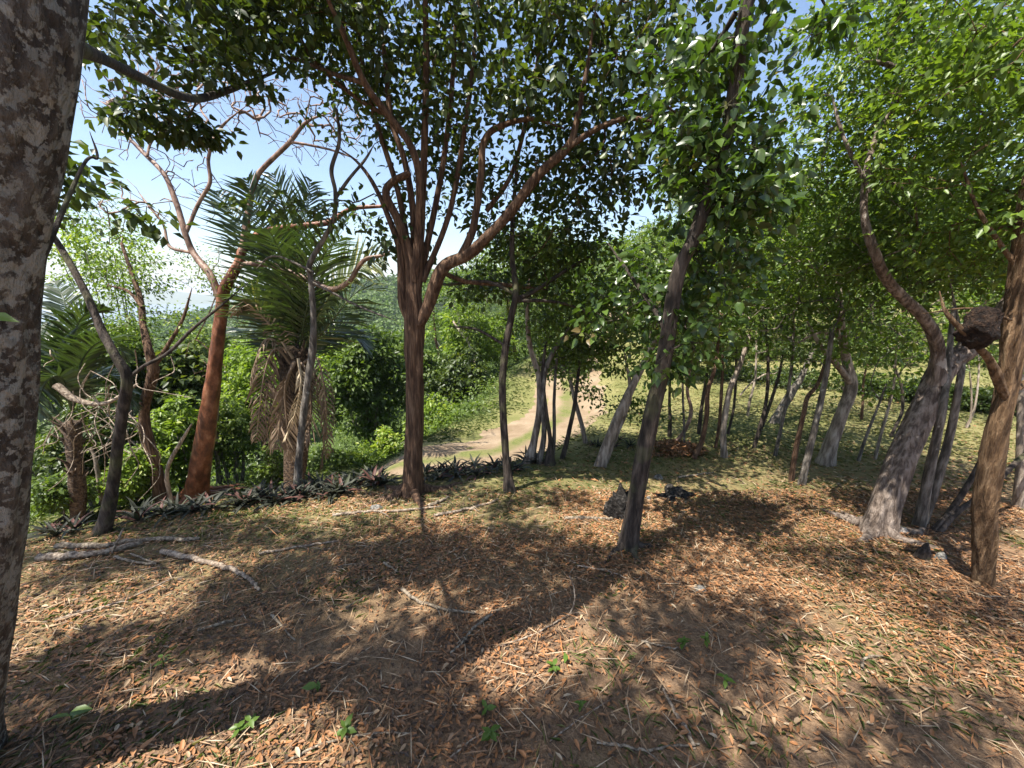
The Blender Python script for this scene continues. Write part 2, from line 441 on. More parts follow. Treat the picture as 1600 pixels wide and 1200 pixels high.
def offset_edge(sd):
    """curve running sd metres on the valley side of the brow"""
    P = catmull(EDGE[1:20], 14)
    t = nrm(np.gradient(P, axis=0)); nn = np.stack([-t[:, 1], t[:, 0]], -1)
    k = np.array([.2] * 1)
    for _ in range(3): nn = nrm(np.vstack([nn[:1], (nn[:-2] + nn[1:-1] + nn[2:]) / 3, nn[-1:]]))
    return P + nn * sd
def build_track():
    P = offset_edge(1.25)
    # resample
    L = np.concatenate([[0], np.cumsum(np.linalg.norm(np.diff(P, axis=0), axis=1))])
    tt = np.arange(0, L[-1], 0.14)
    C = np.stack([np.interp(tt, L, P[:, 0]), np.interp(tt, L, P[:, 1])], -1)
    for _ in range(20): C[1:-1] = (C[:-2] + 2 * C[1:-1] + C[2:]) / 4
    t = nrm(np.gradient(C, axis=0)); nn = np.stack([-t[:, 1], t[:, 0]], -1)
    lat = np.linspace(-1.15, 1.15, 27)
    X = C[:, None, 0] + nn[:, None, 0] * lat[None]; Y = C[:, None, 1] + nn[:, None, 1] * lat[None]
    Z = H(X, Y)
    e = 1 - np.abs(lat) / 1.15
    edge = 0.10 * (e[None] - 0.14 - 0.45 * (fbm(X * 1.7, Y * 1.7, 4) + .12))
    rut = -0.035 * (np.exp(-((lat - .55) / .22) ** 2) + np.exp(-((lat + .55) / .22) ** 2))
    Z = Z + np.minimum(0.05, edge) + rut[None] * (edge > .03)
    mid = np.exp(-(lat / .28) ** 2) * .75 + .45 * sstep(.85, 1.1, np.abs(lat))
    tint = np.repeat(mid[None], len(C), 0) + .25 * fbm(X * 2, Y * 2, 3)
    n, mcol = X.shape
    i = np.arange(n - 1)[:, None] * mcol; j = np.arange(mcol - 1)[None]
    q = np.stack([i + j, i + mcol + j, i + mcol + j + 1, i + j + 1], -1).reshape(-1, 4)
    mb = MB(); mb.add(np.stack([X, Y, Z], -1).reshape(-1, 3), quads=q, tint=tint.ravel())
    tag(mb.build('dirt_track', road_mat()), kind='structure')
build_track()
mb = MB()
a = np.arange(64) * 2 * math.pi / 64
mb.add(np.vstack([[[0, 0, -66]], np.stack([6000 * np.cos(a), 6000 * np.sin(a), np.full(64, -66)], -1)]), tris=[(0, i + 1, (i + 1) % 64 + 1) for i in range(64)])
tag(mb.build('sea', sea_mat()), kind='structure')

# ------------------------------------------------------------------ trees
def grow(P0, D0, targets, step=0.3, r_tip=0.0022, rmax=0.05, bend=0.35, wig=0.12, expo=2.4, upbias=0.25):
    """connect targets to a skeleton (points P0 with directions D0): returns chains of (points, radii)"""
    n0 = len(P0); cap = n0 + len(targets) * 60
    P = np.zeros((cap, 3)); D = np.zeros((cap, 3)); par = np.full(cap, -1)
    P[:n0] = P0; D[:n0] = D0; n = n0
    d0 = np.min(np.linalg.norm(targets[:, None] - P0[None], axis=2), axis=1) if len(targets) * n0 < 4e6 else rng.random(len(targets))
    chains = []
    for ti in np.argsort(d0):
        T = targets[ti]
        dv = T - P[:n]; dist = np.linalg.norm(dv, axis=1)
        cost = dist * (1 - 0.25 * np.einsum('ij,ij->i', dv, D[:n]) / np.maximum(dist, 1e-6))
        b = int(np.argmin(cost)); dd = dist[b]
        k = int(max(2, min(40, round(dd / step))))
        c = P[b] + D[b] * dd * bend + np.array([0, 0, upbias * dd * 0.3]) + rng.normal(size=3) * dd * wig
        s = np.linspace(0, 1, k + 1)[1:, None]
        pts = (1 - s) ** 2 * P[b] + 2 * s * (1 - s) * c + s ** 2 * T
        pts[:-1] += rng.normal(size=(k - 1, 3)) * dd * wig * 0.12
        idx = np.arange(n, n + k)
        P[idx] = pts
        D[idx] = nrm(np.diff(np.vstack([P[b][None], pts]), axis=0))
        par[idx] = np.concatenate([[b], idx[:-1]])
        chains.append((b, idx)); n += k
    acc = np.zeros(n); ischild = np.zeros(n, bool)
    R = np.zeros(n)
    for i in range(n - 1, n0 - 1, -1):
        R[i] = max(r_tip, acc[i] ** (1 / expo)) if acc[i] > 0 else r_tip
        acc[par[i]] += R[i] ** expo
    R = np.minimum(R, rmax)
    out = []
    for b, idx in chains:
        r0 = R[idx[0]]
        out.append((np.vstack([P[b][None], P[idx]]), np.concatenate([[r0 * 1.05], R[idx]])))
    return out
def blob_targets(blobs):
    T = []
    for c, r, n in blobs:
        v = rdir(n) * (rng.random(n) ** 0.45)[:, None]
        T.append(np.asarray(c) + v * np.asarray(r))
    return np.vstack(T) if T else np.zeros((0, 3))
def cluster_leaves(mb, T, per, rc, L, W, q=0, tw=None, upw=1.0, droop=.15, tb=0.0, flat=.6, n_ind=0):
    """leaves in sprays round the twig ends T; returns placement of n_ind single leaves"""
    n = len(T) * per
    if n == 0: return None
    ci = np.repeat(np.arange(len(T)), per)
    cl = rng.normal(size=len(T)) * .14
    v = rdir(n) * (rng.random(n) ** .5)[:, None]; v[:, 2] *= flat
    pos = T[ci] + v * rc
    d = nrm(v + rdir(n) * .55 + np.array([0, 0, -.25]))
    up = nrm(rdir(n) * .8 + np.array([0, 0, upw]))
    s = rng.uniform(.65, 1.2, n)
    tint = np.clip(.45 + tb + cl[ci] + rng.normal(size=n) * .17, 0, 1)
    ind = np.zeros(n, bool)
    leaves(mb, pos, d, up, L * s, W * s, tint, .22, droop, q)
    if tw is not None:
        sel = rng.random(n) < tw[1]
        mid = T[ci[sel]]; e = pos[sel]
        side = nrm(np.cross(e - mid, rdir(len(e)))) * .0016
        V = np.stack([mid + side, mid - side, e], 1).reshape(-1, 3)
        tw[0].add(V, tris=np.arange(len(V)).reshape(-1, 3))
    return pos, d, up
def leaf_mesh(name, mat, L, W, tint, fold=.22, droop=.15):
    mb = MB(); leaves(mb, np.zeros((1, 3)), np.array([[0, 1.0, 0]]), np.array([[0, 0, 1.0]]), L, W, np.array([tint]), fold, droop, 1)
    return mb.mesh(name, mat, True)
from mathutils import Matrix
def place_leaves(parent, base, meshes, pos, d, up, scale):
    """single leaves as parts of their own"""
    d = nrm(d); s = nrm(np.cross(d, up)); nn = np.cross(s, d)
    for i in range(len(pos)):
        o = bpy.data.objects.new('leaf', meshes[i % len(meshes)])
        o.parent = parent
        p = pos[i] - base; k = scale[i]
        m = Matrix(((s[i][0] * k, d[i][0] * k, nn[i][0] * k, p[0]), (s[i][1] * k, d[i][1] * k, nn[i][1] * k, p[1]), (s[i][2] * k, d[i][2] * k, nn[i][2] * k, p[2]), (0, 0, 0, 1)))
        o.matrix_local = m
        COL.objects.link(o)

def limb_pts(pts, Y0, n=6):
    """(px, py, width px, dY) -> smooth 3-D curve and radii"""
    P = []; R = []
    for px, py, wd, dy in pts:
        p, t = at(px, py, Y0 + dy); P.append(p)
        R.append(wd * .86 / 2 / FPX * t / math.sqrt(1 + ((px - 800) / FPX) ** 2))     # wide lens: off-axis things look wider
    C = catmull(np.array(P), n)
    R = np.interp(np.linspace(0, len(P) - 1, len(C)), np.arange(len(P)), R)
    return C, R
def tree(name, label, trunk, limbs=(), blobs=(), bark='bark_brown', leaf='leaf_dark', per=20, rc=.22, L=.08, W=.048, q=0, group=None, flare=.7, lump=.10, seg=14, step=.3, r_tip=.0022, bare=(), upw=1., tb=0., wig=.12, twigfrac=.0, n_ind=0, ind_tint=None, base_Y=None, limb_bark=None, rmax=.05, branch_bark=None, cat='tree', lobes=3, droop=.15, upbias=.25, roots=0, bend=.35):
    """trunk: list of (px, py, width, dY) from the base upward; limbs: the same; blobs: ((px,py,dY), radii m, n twig ends)"""
    if base_Y is None:
        b, t = ground(trunk[0][0], trunk[0][1])
    else:
        b, t = at(trunk[0][0], trunk[0][1], base_Y); b = b.copy(); b[2] = float(H(b[0], b[1]))
    Y0 = b[1]
    root = empty(name, b)
    tag(root, label, cat, group)
    C, R = limb_pts(trunk, Y0, 8)
    if base_Y is not None: C[0] = b
    # foot: sink a little into the soil and widen
    C = np.vstack([C[0] + np.array([0, 0, -.14]), C]); R = np.concatenate([[R[0]], R])
    hgt = np.concatenate([[0], np.cumsum(np.linalg.norm(np.diff(C, axis=0), axis=1))])
    fl = np.exp(-hgt / (R[0] * 1.5 + .03))
    R = R * (1 + flare * fl)
    mbk = MB(); tube(mbk, C, R, seg, lump, seed=rng.uniform(0, 90), lobes=lobes, flare=fl * .55)
    mbk.build('trunk', M[bark], root, True, b)
    for k in range(roots):                                   # surface roots running out from the foot
        a = k * 2 * math.pi / roots + rng.uniform(-.4, .4); r0 = float(R[1]); ln = r0 * rng.uniform(3.0, 5.5)
        P = []
        for f in (0, .25, .5, .75, 1.0):
            a += rng.normal() * .10; x = b[0] + math.cos(a) * (r0 * .35 + ln * f); y = b[1] + math.sin(a) * (r0 * .35 + ln * f)
            P.append([x, y, float(H(x, y)) + (r0 * .75 if f == 0 else r0 * .16 * (1 - f) - .012 * f)])
        m2 = MB(); tube(m2, catmull(np.array(P), 5), np.linspace(r0 * .42, r0 * .10, 21), 9, .2, seed=k * 7.3); m2.build('root', M[bark], root, True, b)
    SP = [C[len(C) // 2:]]; SD = [nrm(np.gradient(C, axis=0))[len(C) // 2:]]
    for lm in limbs:
        c, r = limb_pts(lm, Y0, 7); r = r * np.interp(np.linspace(0, 1, len(r)), [0, .8, 1], [1, 1, .35])
        m2 = MB(); tube(m2, c, r, max(7, seg - 4), lump * .8, seed=rng.uniform(0, 90))
        m2.build('limb', M[limb_bark or bark], root, True, b)
        SP.append(c[2:]); SD.append(nrm(np.gradient(c, axis=0))[2:])
    SP = np.vstack(SP); SD = np.vstack(SD)
    bl = []
    for bb in blobs:
        k, r, n = bb
        c = np.array(k[1:]) if k[0] == 'w' else ground(k[1], k[2])[0] + sv * (k[3] / sv[2]) if k[0] == 's' else at(k[0], k[1], Y0 + k[2])[0]  # shade clumps: unseen foliage set sunward of the ground spot they must darken
        bl.append((c, r, n))
    bb2 = []
    for (px, py, dy), r, n in bare:
        c, t = at(px, py, Y0 + dy); bb2.append((c, r, n))
    T = blob_targets(bl); TB = blob_targets(bb2)
    allT = np.vstack([x for x in (T, TB) if len(x)]) if len(T) + len(TB) else np.zeros((0, 3))
    if len(allT):
        ch = grow(SP, SD, allT, step, r_tip, rmax=rmax, wig=wig, upbias=upbias, bend=bend)
        mb3 = MB()
        for p, r in ch: tube(mb3, p, r, 5 if r[0] > .012 else 3 if r[0] < .005 else 4)
        fo = MB()
        info = cluster_leaves(fo, T, per, rc, L, W, q, (mb3, twigfrac) if twigfrac else None, upw, droop, tb) if len(T) else None
        mb3.build('branches', M[branch_bark or limb_bark or bark], root, True, b)['kind'] = 'stuff'
        if len(T):
            f = fo.build('foliage', M[leaf], root, True, b); f['kind'] = 'stuff'
            if n_ind:
                pos, d, up = info
                rel = pos - np.array([0, 0, CAMZ])
                dep = rel[:, 1] * cp - rel[:, 2] * sp
                yy = 600 - FPX * (rel[:, 1] * sp + rel[:, 2] * cp) / np.maximum(dep, .01); xx = 800 + FPX * rel[:, 0] / np.maximum(dep, .01)
                ok = np.where((dep > .8) & (xx > 20) & (xx < 1580) & (yy > 10) & (yy < 1190))[0]
                ok = ok[np.argsort(dep[ok])][:n_ind * 3]
                sel = rng.permutation(ok)[:n_ind]
                ms = [leaf_mesh('leaf', M[leaf], L, W, x) for x in (ind_tint or (.25, .45, .65, .85))]
                off = rdir(len(sel)) * L * .4
                place_leaves(root, b, ms, pos[sel] + off, d[sel] + rdir(len(sel)) * .5, up[sel] + rdir(len(sel)) * .3, rng.uniform(.8, 1.25, len(sel)))
    return root, b


# ---- the close lichened trunk on the left, its unseen overhead boughs shaped to shade the ground
nt_, nb_ = tree('broadleaf_tree', 'close leaning trunk with grey bark and pale lichen patches, cut by the frame', 
     [(-100, 1240, 215, 0), (-78, 1080, 222, 0), (-55, 850, 232, 0), (-38, 600, 245, 0), (-30, 400, 262, 0), (0, 170, 290, 0), (15, 0, 305, 0), (45, -300, 300, .05), (130, -900, 280, .1), (200, -1500, 260, .2), (330, -2600, 240, .35)],
     limbs=[[(90, 60, 60, .1), (165, 94, 26, .5), (225, 124, 22, 1.0), (290, 152, 18, 1.5), (330, 150, 15, 1.8), (390, 128, 11, 2.2), (450, 105, 7, 2.6)],
            [(60, 420, 16, .1), (130, 258, 7, .35), (152, 246, 6, .4), (140, 205, 4, .4)]],
     blobs=[((280, 20, 1.9), (.65, .6, .30), 46), ((400, 15, 2.3), (.6, .6, .30), 40), ((210, 70, 1.6), (.3, .3, .2), 10), ((235, 190, 1.7), (.28, .22, .06), 12), ((310, 205, 1.9), (.25, .2, .06), 7), ((350, 130, 1.9), (.4, .3, .12), 8), ((430, -80, 2.0), (.7, .5, .3), 24),
            (('s', 110, 1060, 4.4), (.35, .3, .3), 30), (('s', 250, 850, 4.8), (.95, .5, .4), 109), (('s', 440, 925, 4.6), (.5, .22, .3), 33), (('s', 640, 1040, 4.9), (.36, .36, .3), 37), (('s', 560, 865, 4.8), (.8, .5, .4), 96),  # out-of-view leaf clumps, added so their shade falls on chosen ground
            (('s', 770, 870, 5.0), (.8, .5, .4), 96), (('s', 740, 1165, 4.7), (.48, .22, .3), 33), (('s', 950, 1155, 4.9), (.5, .22, .3), 37), (('s', 1090, 1010, 5.0), (.42, .28, .3), 37), (('s', 330, 985, 4.8), (.35, .12, .25), 18), (('s', 480, 1005, 4.8), (.3, .1, .2), 15)],
     bark='bark_near', leaf='leaf_dark', per=27, rc=.14, L=.066, W=.040, q=1, seg=56, lump=.10, flare=.35, base_Y=.92, twigfrac=.08, limb_bark='bark_dark', step=.22, rmax=.07)

place_leaves(nt_, nb_, [leaf_mesh('leaf', M['seedling'], .05, .022, .8)], np.array([at(-28, 494, .62)[0]]), np.array([[1, .05, -.08]]), np.array([[.1, -.5, .8]]), [1.0])

# ---- the tall many-stemmed tree in the middle
tree('broadleaf_tree', 'many-stemmed brown tree standing on the brow beside the dirt track',
     [(644, 770, 36, 0), (646, 700, 31, 0), (648, 620, 31, 0), (647, 560, 33, 0), (648, 500, 36, 0), (646, 465, 30, 0), (640, 400, 21, 0), (622, 345, 15, 0), (603, 305, 13, -.05), (612, 285, 12, -.05), (640, 270, 11, -.1)],
     limbs=[[(640, 500, 18, -.02), (629, 470, 17, -.02), (627, 415, 14, 0), (622, 380, 12, 0), (590, 300, 8, .1), (560, 255, 6, .3), (520, 225, 4, .5)],
            [(655, 505, 24, -.02), (668, 480, 22, -.04), (692, 420, 22, -.08), (735, 395, 20, -.12), (790, 340, 19, -.2), (840, 275, 17, -.25), (885, 232, 16, -.3), (900, 195, 11, -.3), (920, 90, 9, -.3), (935, -20, 7, -.3)],
            [(885, 232, 12, -.3), (935, 200, 10, -.35), (985, 185, 9, -.4), (1040, 198, 7, -.5)],
            [(715, 410, 15, -.1), (735, 370, 14, -.1), (744, 330, 13, -.1), (752, 270, 13, -.1), (755, 225, 12, -.1), (775, 200, 11, -.1), (830, 186, 9, -.2), (880, 200, 6, -.3)],
            [(648, 440, 16, -.02), (655, 350, 15, -.06), (655, 275, 14, -.1), (640, 225, 13, -.15), (610, 185, 14, -.2), (570, 130, 12, -.3), (540, 60, 11, -.4), (508, -10, 9, -.5), (480, -80, 7, -.6)],
            [(646, 480, 16, .03), (648, 430, 14, .05), (645, 330, 12, .05), (632, 250, 11, .05), (612, 190, 10, .05), (602, 100, 9, .05), (592, 0, 8, .05), (590, -90, 6, .05)],
            [(650, 480, 18, 0), (655, 400, 15, 0), (660, 300, 14, 0), (664, 200, 13, 0), (666, 90, 12, 0), (664, -30, 9, 0), (668, -120, 6, 0)],
            [(570, 130, 10, -.3), (520, 115, 8, -.2), (470, 95, 7, 0), (430, 85, 4, .2)],
            [(620, 190, 9, .1), (560, 155, 8, .1), (500, 105, 7, .1), (470, 60, 6, .1), (455, 10, 4, .1)],
            [(760, 330, 9, .2), (800, 270, 8, .2), (830, 150, 7, .2), (845, 60, 6, .2), (858, -40, 5, .2)],
            [(648, 470, 14, .08), (668, 380, 12, .12), (690, 270, 10, .15), (705, 150, 9, .15), (712, 30, 7, .15), (716, -60, 5, .15)], [(660, 440, 12, .02), (700, 340, 10, .05), (722, 230, 9, .05), (738, 110, 8, .05), (745, 0, 6, .05)], [(645, 430, 11, .1), (622, 300, 10, .15), (585, 180, 9, .2), (560, 60, 7, .2), (550, -40, 5, .2)],
            [(690, 425, 9, .05), (730, 440, 8, .1), (790, 445, 7, .2), (850, 452, 5, .3)]],
     blobs=[((700, 90, .3), (.9, .8, .75), 120), ((830, 110, .1), (.85, .8, .75), 125), ((960, 110, 0), (.8, .7, .7), 125), ((560, 60, .1), (.65, .7, .5), 75), ((700, 250, .5), (.7, .6, .5), 62), ((850, 330, .4), (.75, .6, .5), 70), ((960, 280, .1), (.6, .6, .5), 75), ((470, 40, .2), (.45, .5, .3), 36), ((480, 330, .1), (.45, .3, .12), 14), ((620, 330, .3), (.5, .4, .4), 22),
            ((760, -130, 0), (1.2, .9, .4), 70), ((560, -120, -.3), (.9, .9, .3), 45), ((800, 440, .6), (.6, .5, .2), 26), ((1060, 60, .2), (.5, .6, .6), 55)],
     bark='bark_brown', leaf='leaf_dark', per=14, rc=.21, L=.070, W=.044, q=1, roots=5, seg=36, lump=.15, flare=.45, twigfrac=.12, n_ind=300, step=.25, rmax=.03)

# ---- the slanting tree wrapped in a big-leaved vine
vt, vb = tree('broadleaf_tree', 'slanting dark mossy trunk wrapped in a big-leaved climbing vine',
     [(982, 856, 34, 0), (992, 790, 30, -.03), (1004, 720, 30, -.05), (1020, 640, 29, -.06), (1038, 560, 29, -.08), (1050, 480, 28, -.1), (1062, 420, 26, -.12), (1085, 370, 26, -.14), (1106, 310, 25, -.16), (1132, 230, 25, -.2), (1148, 140, 27, -.22), (1158, 60, 26, -.24), (1174, -40, 26, -.26), (1190, -180, 25, -.26)],
     limbs=[[(1150, 20, 12, -.22), (1115, 75, 8, -.1), (1080, 110, 6, 0), (1040, 130, 4, .1)], [(1042, 520, 12, -.06), (1020, 480, 9, .05), (985, 430, 7, .2), (950, 380, 5, .4)],
            [(1180, -100, 16, -.25), (1240, -60, 9, -.2), (1285, 0, 5, -.1), (1300, 45, 3, -.1)]],
     blobs=[((1140, 180, -.15), (.3, .28, .55), 26), ((1165, 285, -.22), (.26, .22, .35), 22), ((1085, 245, .05), (.35, .3, .45), 30), ((1000, 470, .25), (.42, .3, .45), 28), ((1050, 570, -.05), (.20, .16, .20), 12), ((1090, 470, 0), (.3, .25, .35), 22), ((1290, 60, -.1), (.12, .15, .16), 6), ((1030, 120, .1), (.35, .3, .4), 12), ((1130, 400, .1), (.32, .25, .22), 18),
            (('s', 960, 915, 4.4), (.6, .45, .35), 44), (('s', 1180, 970, 4.5), (.3, .2, .3), 16), (('s', 1300, 1190, 4.6), (.6, .2, .3), 26), (('s', 1100, 850, 4.6), (.5, .35, .3), 26), (('s', 820, 780, 4.6), (.8, .4, .3), 50)],  # unseen overhead foliage, added to shade the litter around this trunk
     bark='bark_dark', leaf='leaf_vine', per=17, rc=.16, L=.066, W=.042, q=1, roots=4, seg=36, lump=.11, flare=.4, twigfrac=.35, n_ind=300, step=.2, rmax=.02, upw=.55, droop=.3)

# ---- right side: the big leaning trunk, the tan trunk with the nest, thin stems between
tree('broadleaf_tree', 'thick leaning grey-pink trunk with a hollow and an upper fork, on the slope',
     [(1368, 832, 63, 0), (1382, 790, 60, .02), (1402, 735, 56, .05), (1425, 680, 56, .1), (1450, 625, 55, .15), (1475, 575, 52, .2), (1512, 545, 46, .2), (1550, 508, 42, .2), (1590, 455, 38, .2), (1640, 380, 30, .2), (1680, 250, 25, .2)],
     limbs=[[(1462, 600, 40, .15), (1465, 555, 30, .15), (1460, 525, 28, .12), (1442, 495, 26, .1), (1410, 465, 25, .08), (1388, 440, 23, .05), (1368, 400, 20, 0), (1350, 330, 16, 0), (1360, 240, 13, .1), (1400, 150, 10, .2), (1420, 110, 8, .2)],
            [(1360, 300, 10, 0), (1320, 220, 8, .1), (1300, 150, 6, .2)], [(1415, 115, 14, .2), (1385, 100, 11, .1), (1350, 95, 7, .1)]],
     blobs=[((1400, 60, .5), (.8, .8, .55), 95), ((1330, 230, .5), (.75, .7, .55), 90), ((1450, 220, .6), (.8, .7, .6), 100), ((1540, 100, .4), (.8, .7, .6), 90), ((1400, 350, .8), (.8, .6, .4), 80), ((1500, 380, .9), (.7, .5, .35), 60), ((1290, 380, .9), (.7, .6, .4), 60), (('s', 1300, 870, 4.3), (.7, .18, .2), 34), (('s', 1560, 960, 4.4), (.6, .25, .25), 34), (('s', 1500, 1130, 4.4), (.5, .15, .2), 24)],  # the ground-aimed clumps are unseen, added to cast shade bands on the slope
     bark='bark_lean', leaf='leaf_bright', per=38, rc=.22, L=.049, W=.026, q=0, roots=5, seg=40, lump=.20, flare=.35, twigfrac=.06, step=.25, rmax=.03, tb=.08)
tree('broadleaf_tree', 'twisted orange-tan trunk that carries a dark brown nest in its fork',
     [(1535, 912, 40, 0), (1537, 850, 46, 0), (1540, 780, 48, 0), (1552, 700, 46, 0), (1566, 640, 44, 0), (1575, 590, 42, .02), (1582, 520, 42, .03), (1590, 440, 38, .05), (1600, 330, 34, .05), (1625, 200, 30, .1), (1640, 60, 26, .1)],
     limbs=[[(1570, 620, 22, -.01), (1556, 585, 22, -.03), (1545, 560, 18, -.05), (1520, 535, 15, -.06), (1502, 515, 13, -.06), (1488, 500, 11, -.05), (1475, 482, 9, -.03), (1468, 455, 6, 0)],
            [(1580, 610, 20, .02), (1620, 590, 18, .05), (1680, 560, 16, .1)], [(1580, 500, 8, .0), (1520, 482, 6, 0), (1440, 490, 3, .1)], [(1590, 420, 14, .05), (1530, 330, 9, .1), (1500, 250, 7, .2)]],
     blobs=[((1560, 330, .3), (.5, .45, .35), 60), ((1520, 210, .3), (.5, .45, .4), 60), ((1590, 60, .2), (.6, .5, .4), 60), ((1590, 410, .5), (.4, .35, .18), 30)],
     bark='bark_tan', leaf='leaf_bright', per=32, rc=.17, L=.047, W=.027, q=0, roots=4, seg=40, lump=.24, flare=.35, twigfrac=.1, step=.22, rmax=.022, n_ind=150)
tree('slender_tree', 'pair of dark stems joined at the foot, just behind the thick leaning trunk',
     [(1436, 822, 26, 0), (1448, 760, 22, 0), (1462, 690, 19, 0), (1474, 630, 17, 0), (1482, 560, 14, .1), (1490, 480, 10, .2)],
     limbs=[[(1442, 815, 22, .02), (1466, 745, 20, .03), (1484, 680, 18, .05), (1497, 610, 16, .05), (1503, 560, 13, .1), (1496, 500, 9, .2), (1480, 420, 7, .3)]],
     blobs=[((1490, 400, .4), (.6, .5, .35), 40)], bark='bark_grey', leaf='leaf_mid', per=22, rc=.2, L=.07, W=.038, seg=14)
tree('slender_tree', 'thin dark stem slanting steeply behind the tan trunk',
     [(1458, 830, 15, 0), (1490, 792, 14, .05), (1525, 735, 13, .1), (1560, 660, 11, .2), (1590, 600, 9, .3), (1610, 520, 7, .4)], bark='bark_dark', seg=10, flare=.4,
     blobs=[((1640, 440, .5), (.6, .5, .3), 26)], leaf='leaf_mid', per=20, rc=.2, L=.07, W=.038)
tree('slender_tree', 'low crooked stem lying almost flat between the tan trunk and the pair of stems',
     [(1466, 832, 16, 0), (1495, 800, 15, .05), (1540, 770, 14, .1), (1590, 720, 13, .2), (1640, 680, 12, .3)], bark='bark_dark', seg=10, flare=.4)
# nest
nb, t_ = at(1531, 512, vb[1] * 0 + ground(1535, 912)[0][1] - .07)
mb = MB()
ph = np.linspace(0, math.pi, 18); th = np.arange(26) * 2 * math.pi / 26
sph = np.stack([np.sin(ph)[:, None] * np.cos(th)[None], np.sin(ph)[:, None] * np.sin(th)[None], np.cos(ph)[:, None] + 0 * th[None]], -1)
rr = .95 + 1.0 * fbm(sph[..., 0] * 2 + 4, sph[..., 2] * 2.2 + sph[..., 1], 4)
rr = rr + .35 * fbm(sph[..., 0] * 7, sph[..., 2] * 7 + sph[..., 1] * 5, 3)
V = sph * rr[..., None] * np.array([.070, .075, .105])
i = np.arange(17)[:, None] * 26; j = np.arange(26)[None]; k = (j + 1) % 26
mb.add(V.reshape(-1, 3) + nb, quads=np.stack([i + j, i + 26 + j, i + 26 + k, i + k], -1).reshape(-1, 4))
tag(mb.build('termite_nest', M['nest'], None, True, nb), 'dark brown lumpy termite nest wedged in the fork of the tan trunk', 'nest')

# ---- left side
tree('slender_tree', 'dark forked young tree with a swollen foot, beside the lichened trunk',
     [(160, 832, 34, 0), (166, 812, 30, 0), (176, 760, 25, 0), (184, 700, 24, 0), (192, 640, 23, 0), (198, 590, 24, 0), (180, 556, 20, 0), (158, 515, 18, .05), (135, 460, 17, .1), (98, 392, 15, .15), (60, 330, 12, .2), (30, 240, 10, .2)],
     limbs=[[(200, 592, 10, 0), (225, 572, 8, .05), (262, 552, 8, .1), (300, 515, 7, .15), (345, 478, 5, .2), (390, 440, 3, .3)]],
     blobs=[((60, 260, .3), (.35, .35, .3), 24), ((210, 330, .4), (.2, .2, .1), 4)], bark='bark_dark', leaf='leaf_dark', per=16, rc=.2, L=.09, W=.055, seg=18, lump=.14, flare=.9, lobes=4)
tree('slender_tree', 'bent brown trunk growing below the brow left of the red-barked tree',
     [(254, 782, 28, 0), (244, 735, 25, 0), (230, 680, 22, 0), (225, 640, 21, 0), (232, 610, 22, 0), (240, 578, 24, 0), (232, 545, 17, 0), (224, 510, 14, .1), (220, 470, 12, .2), (205, 425, 9, .3), (190, 380, 7, .4)],
     limbs=[[(240, 575, 11, 0), (262, 540, 9, .1), (285, 500, 7, .2), (300, 450, 5, .3)], [(222, 480, 8, .1), (200, 455, 7, .2), (165, 445, 5, .3)]],
     blobs=[((215, 500, .3), (.7, .5, .28), 30), ((160, 440, .5), (.8, .5, .35), 30), ((130, 340, .6), (.7, .5, .3), 24), ((250, 430, .5), (.5, .4, .3), 12), ((190, 380, .8), (.6, .5, .4), 12)], bark='bark_brown', leaf='leaf_bright', per=34, rc=.26, L=.055, W=.028, seg=16, lump=.12, flare=.5, upw=1.6, tb=.1, step=.4)
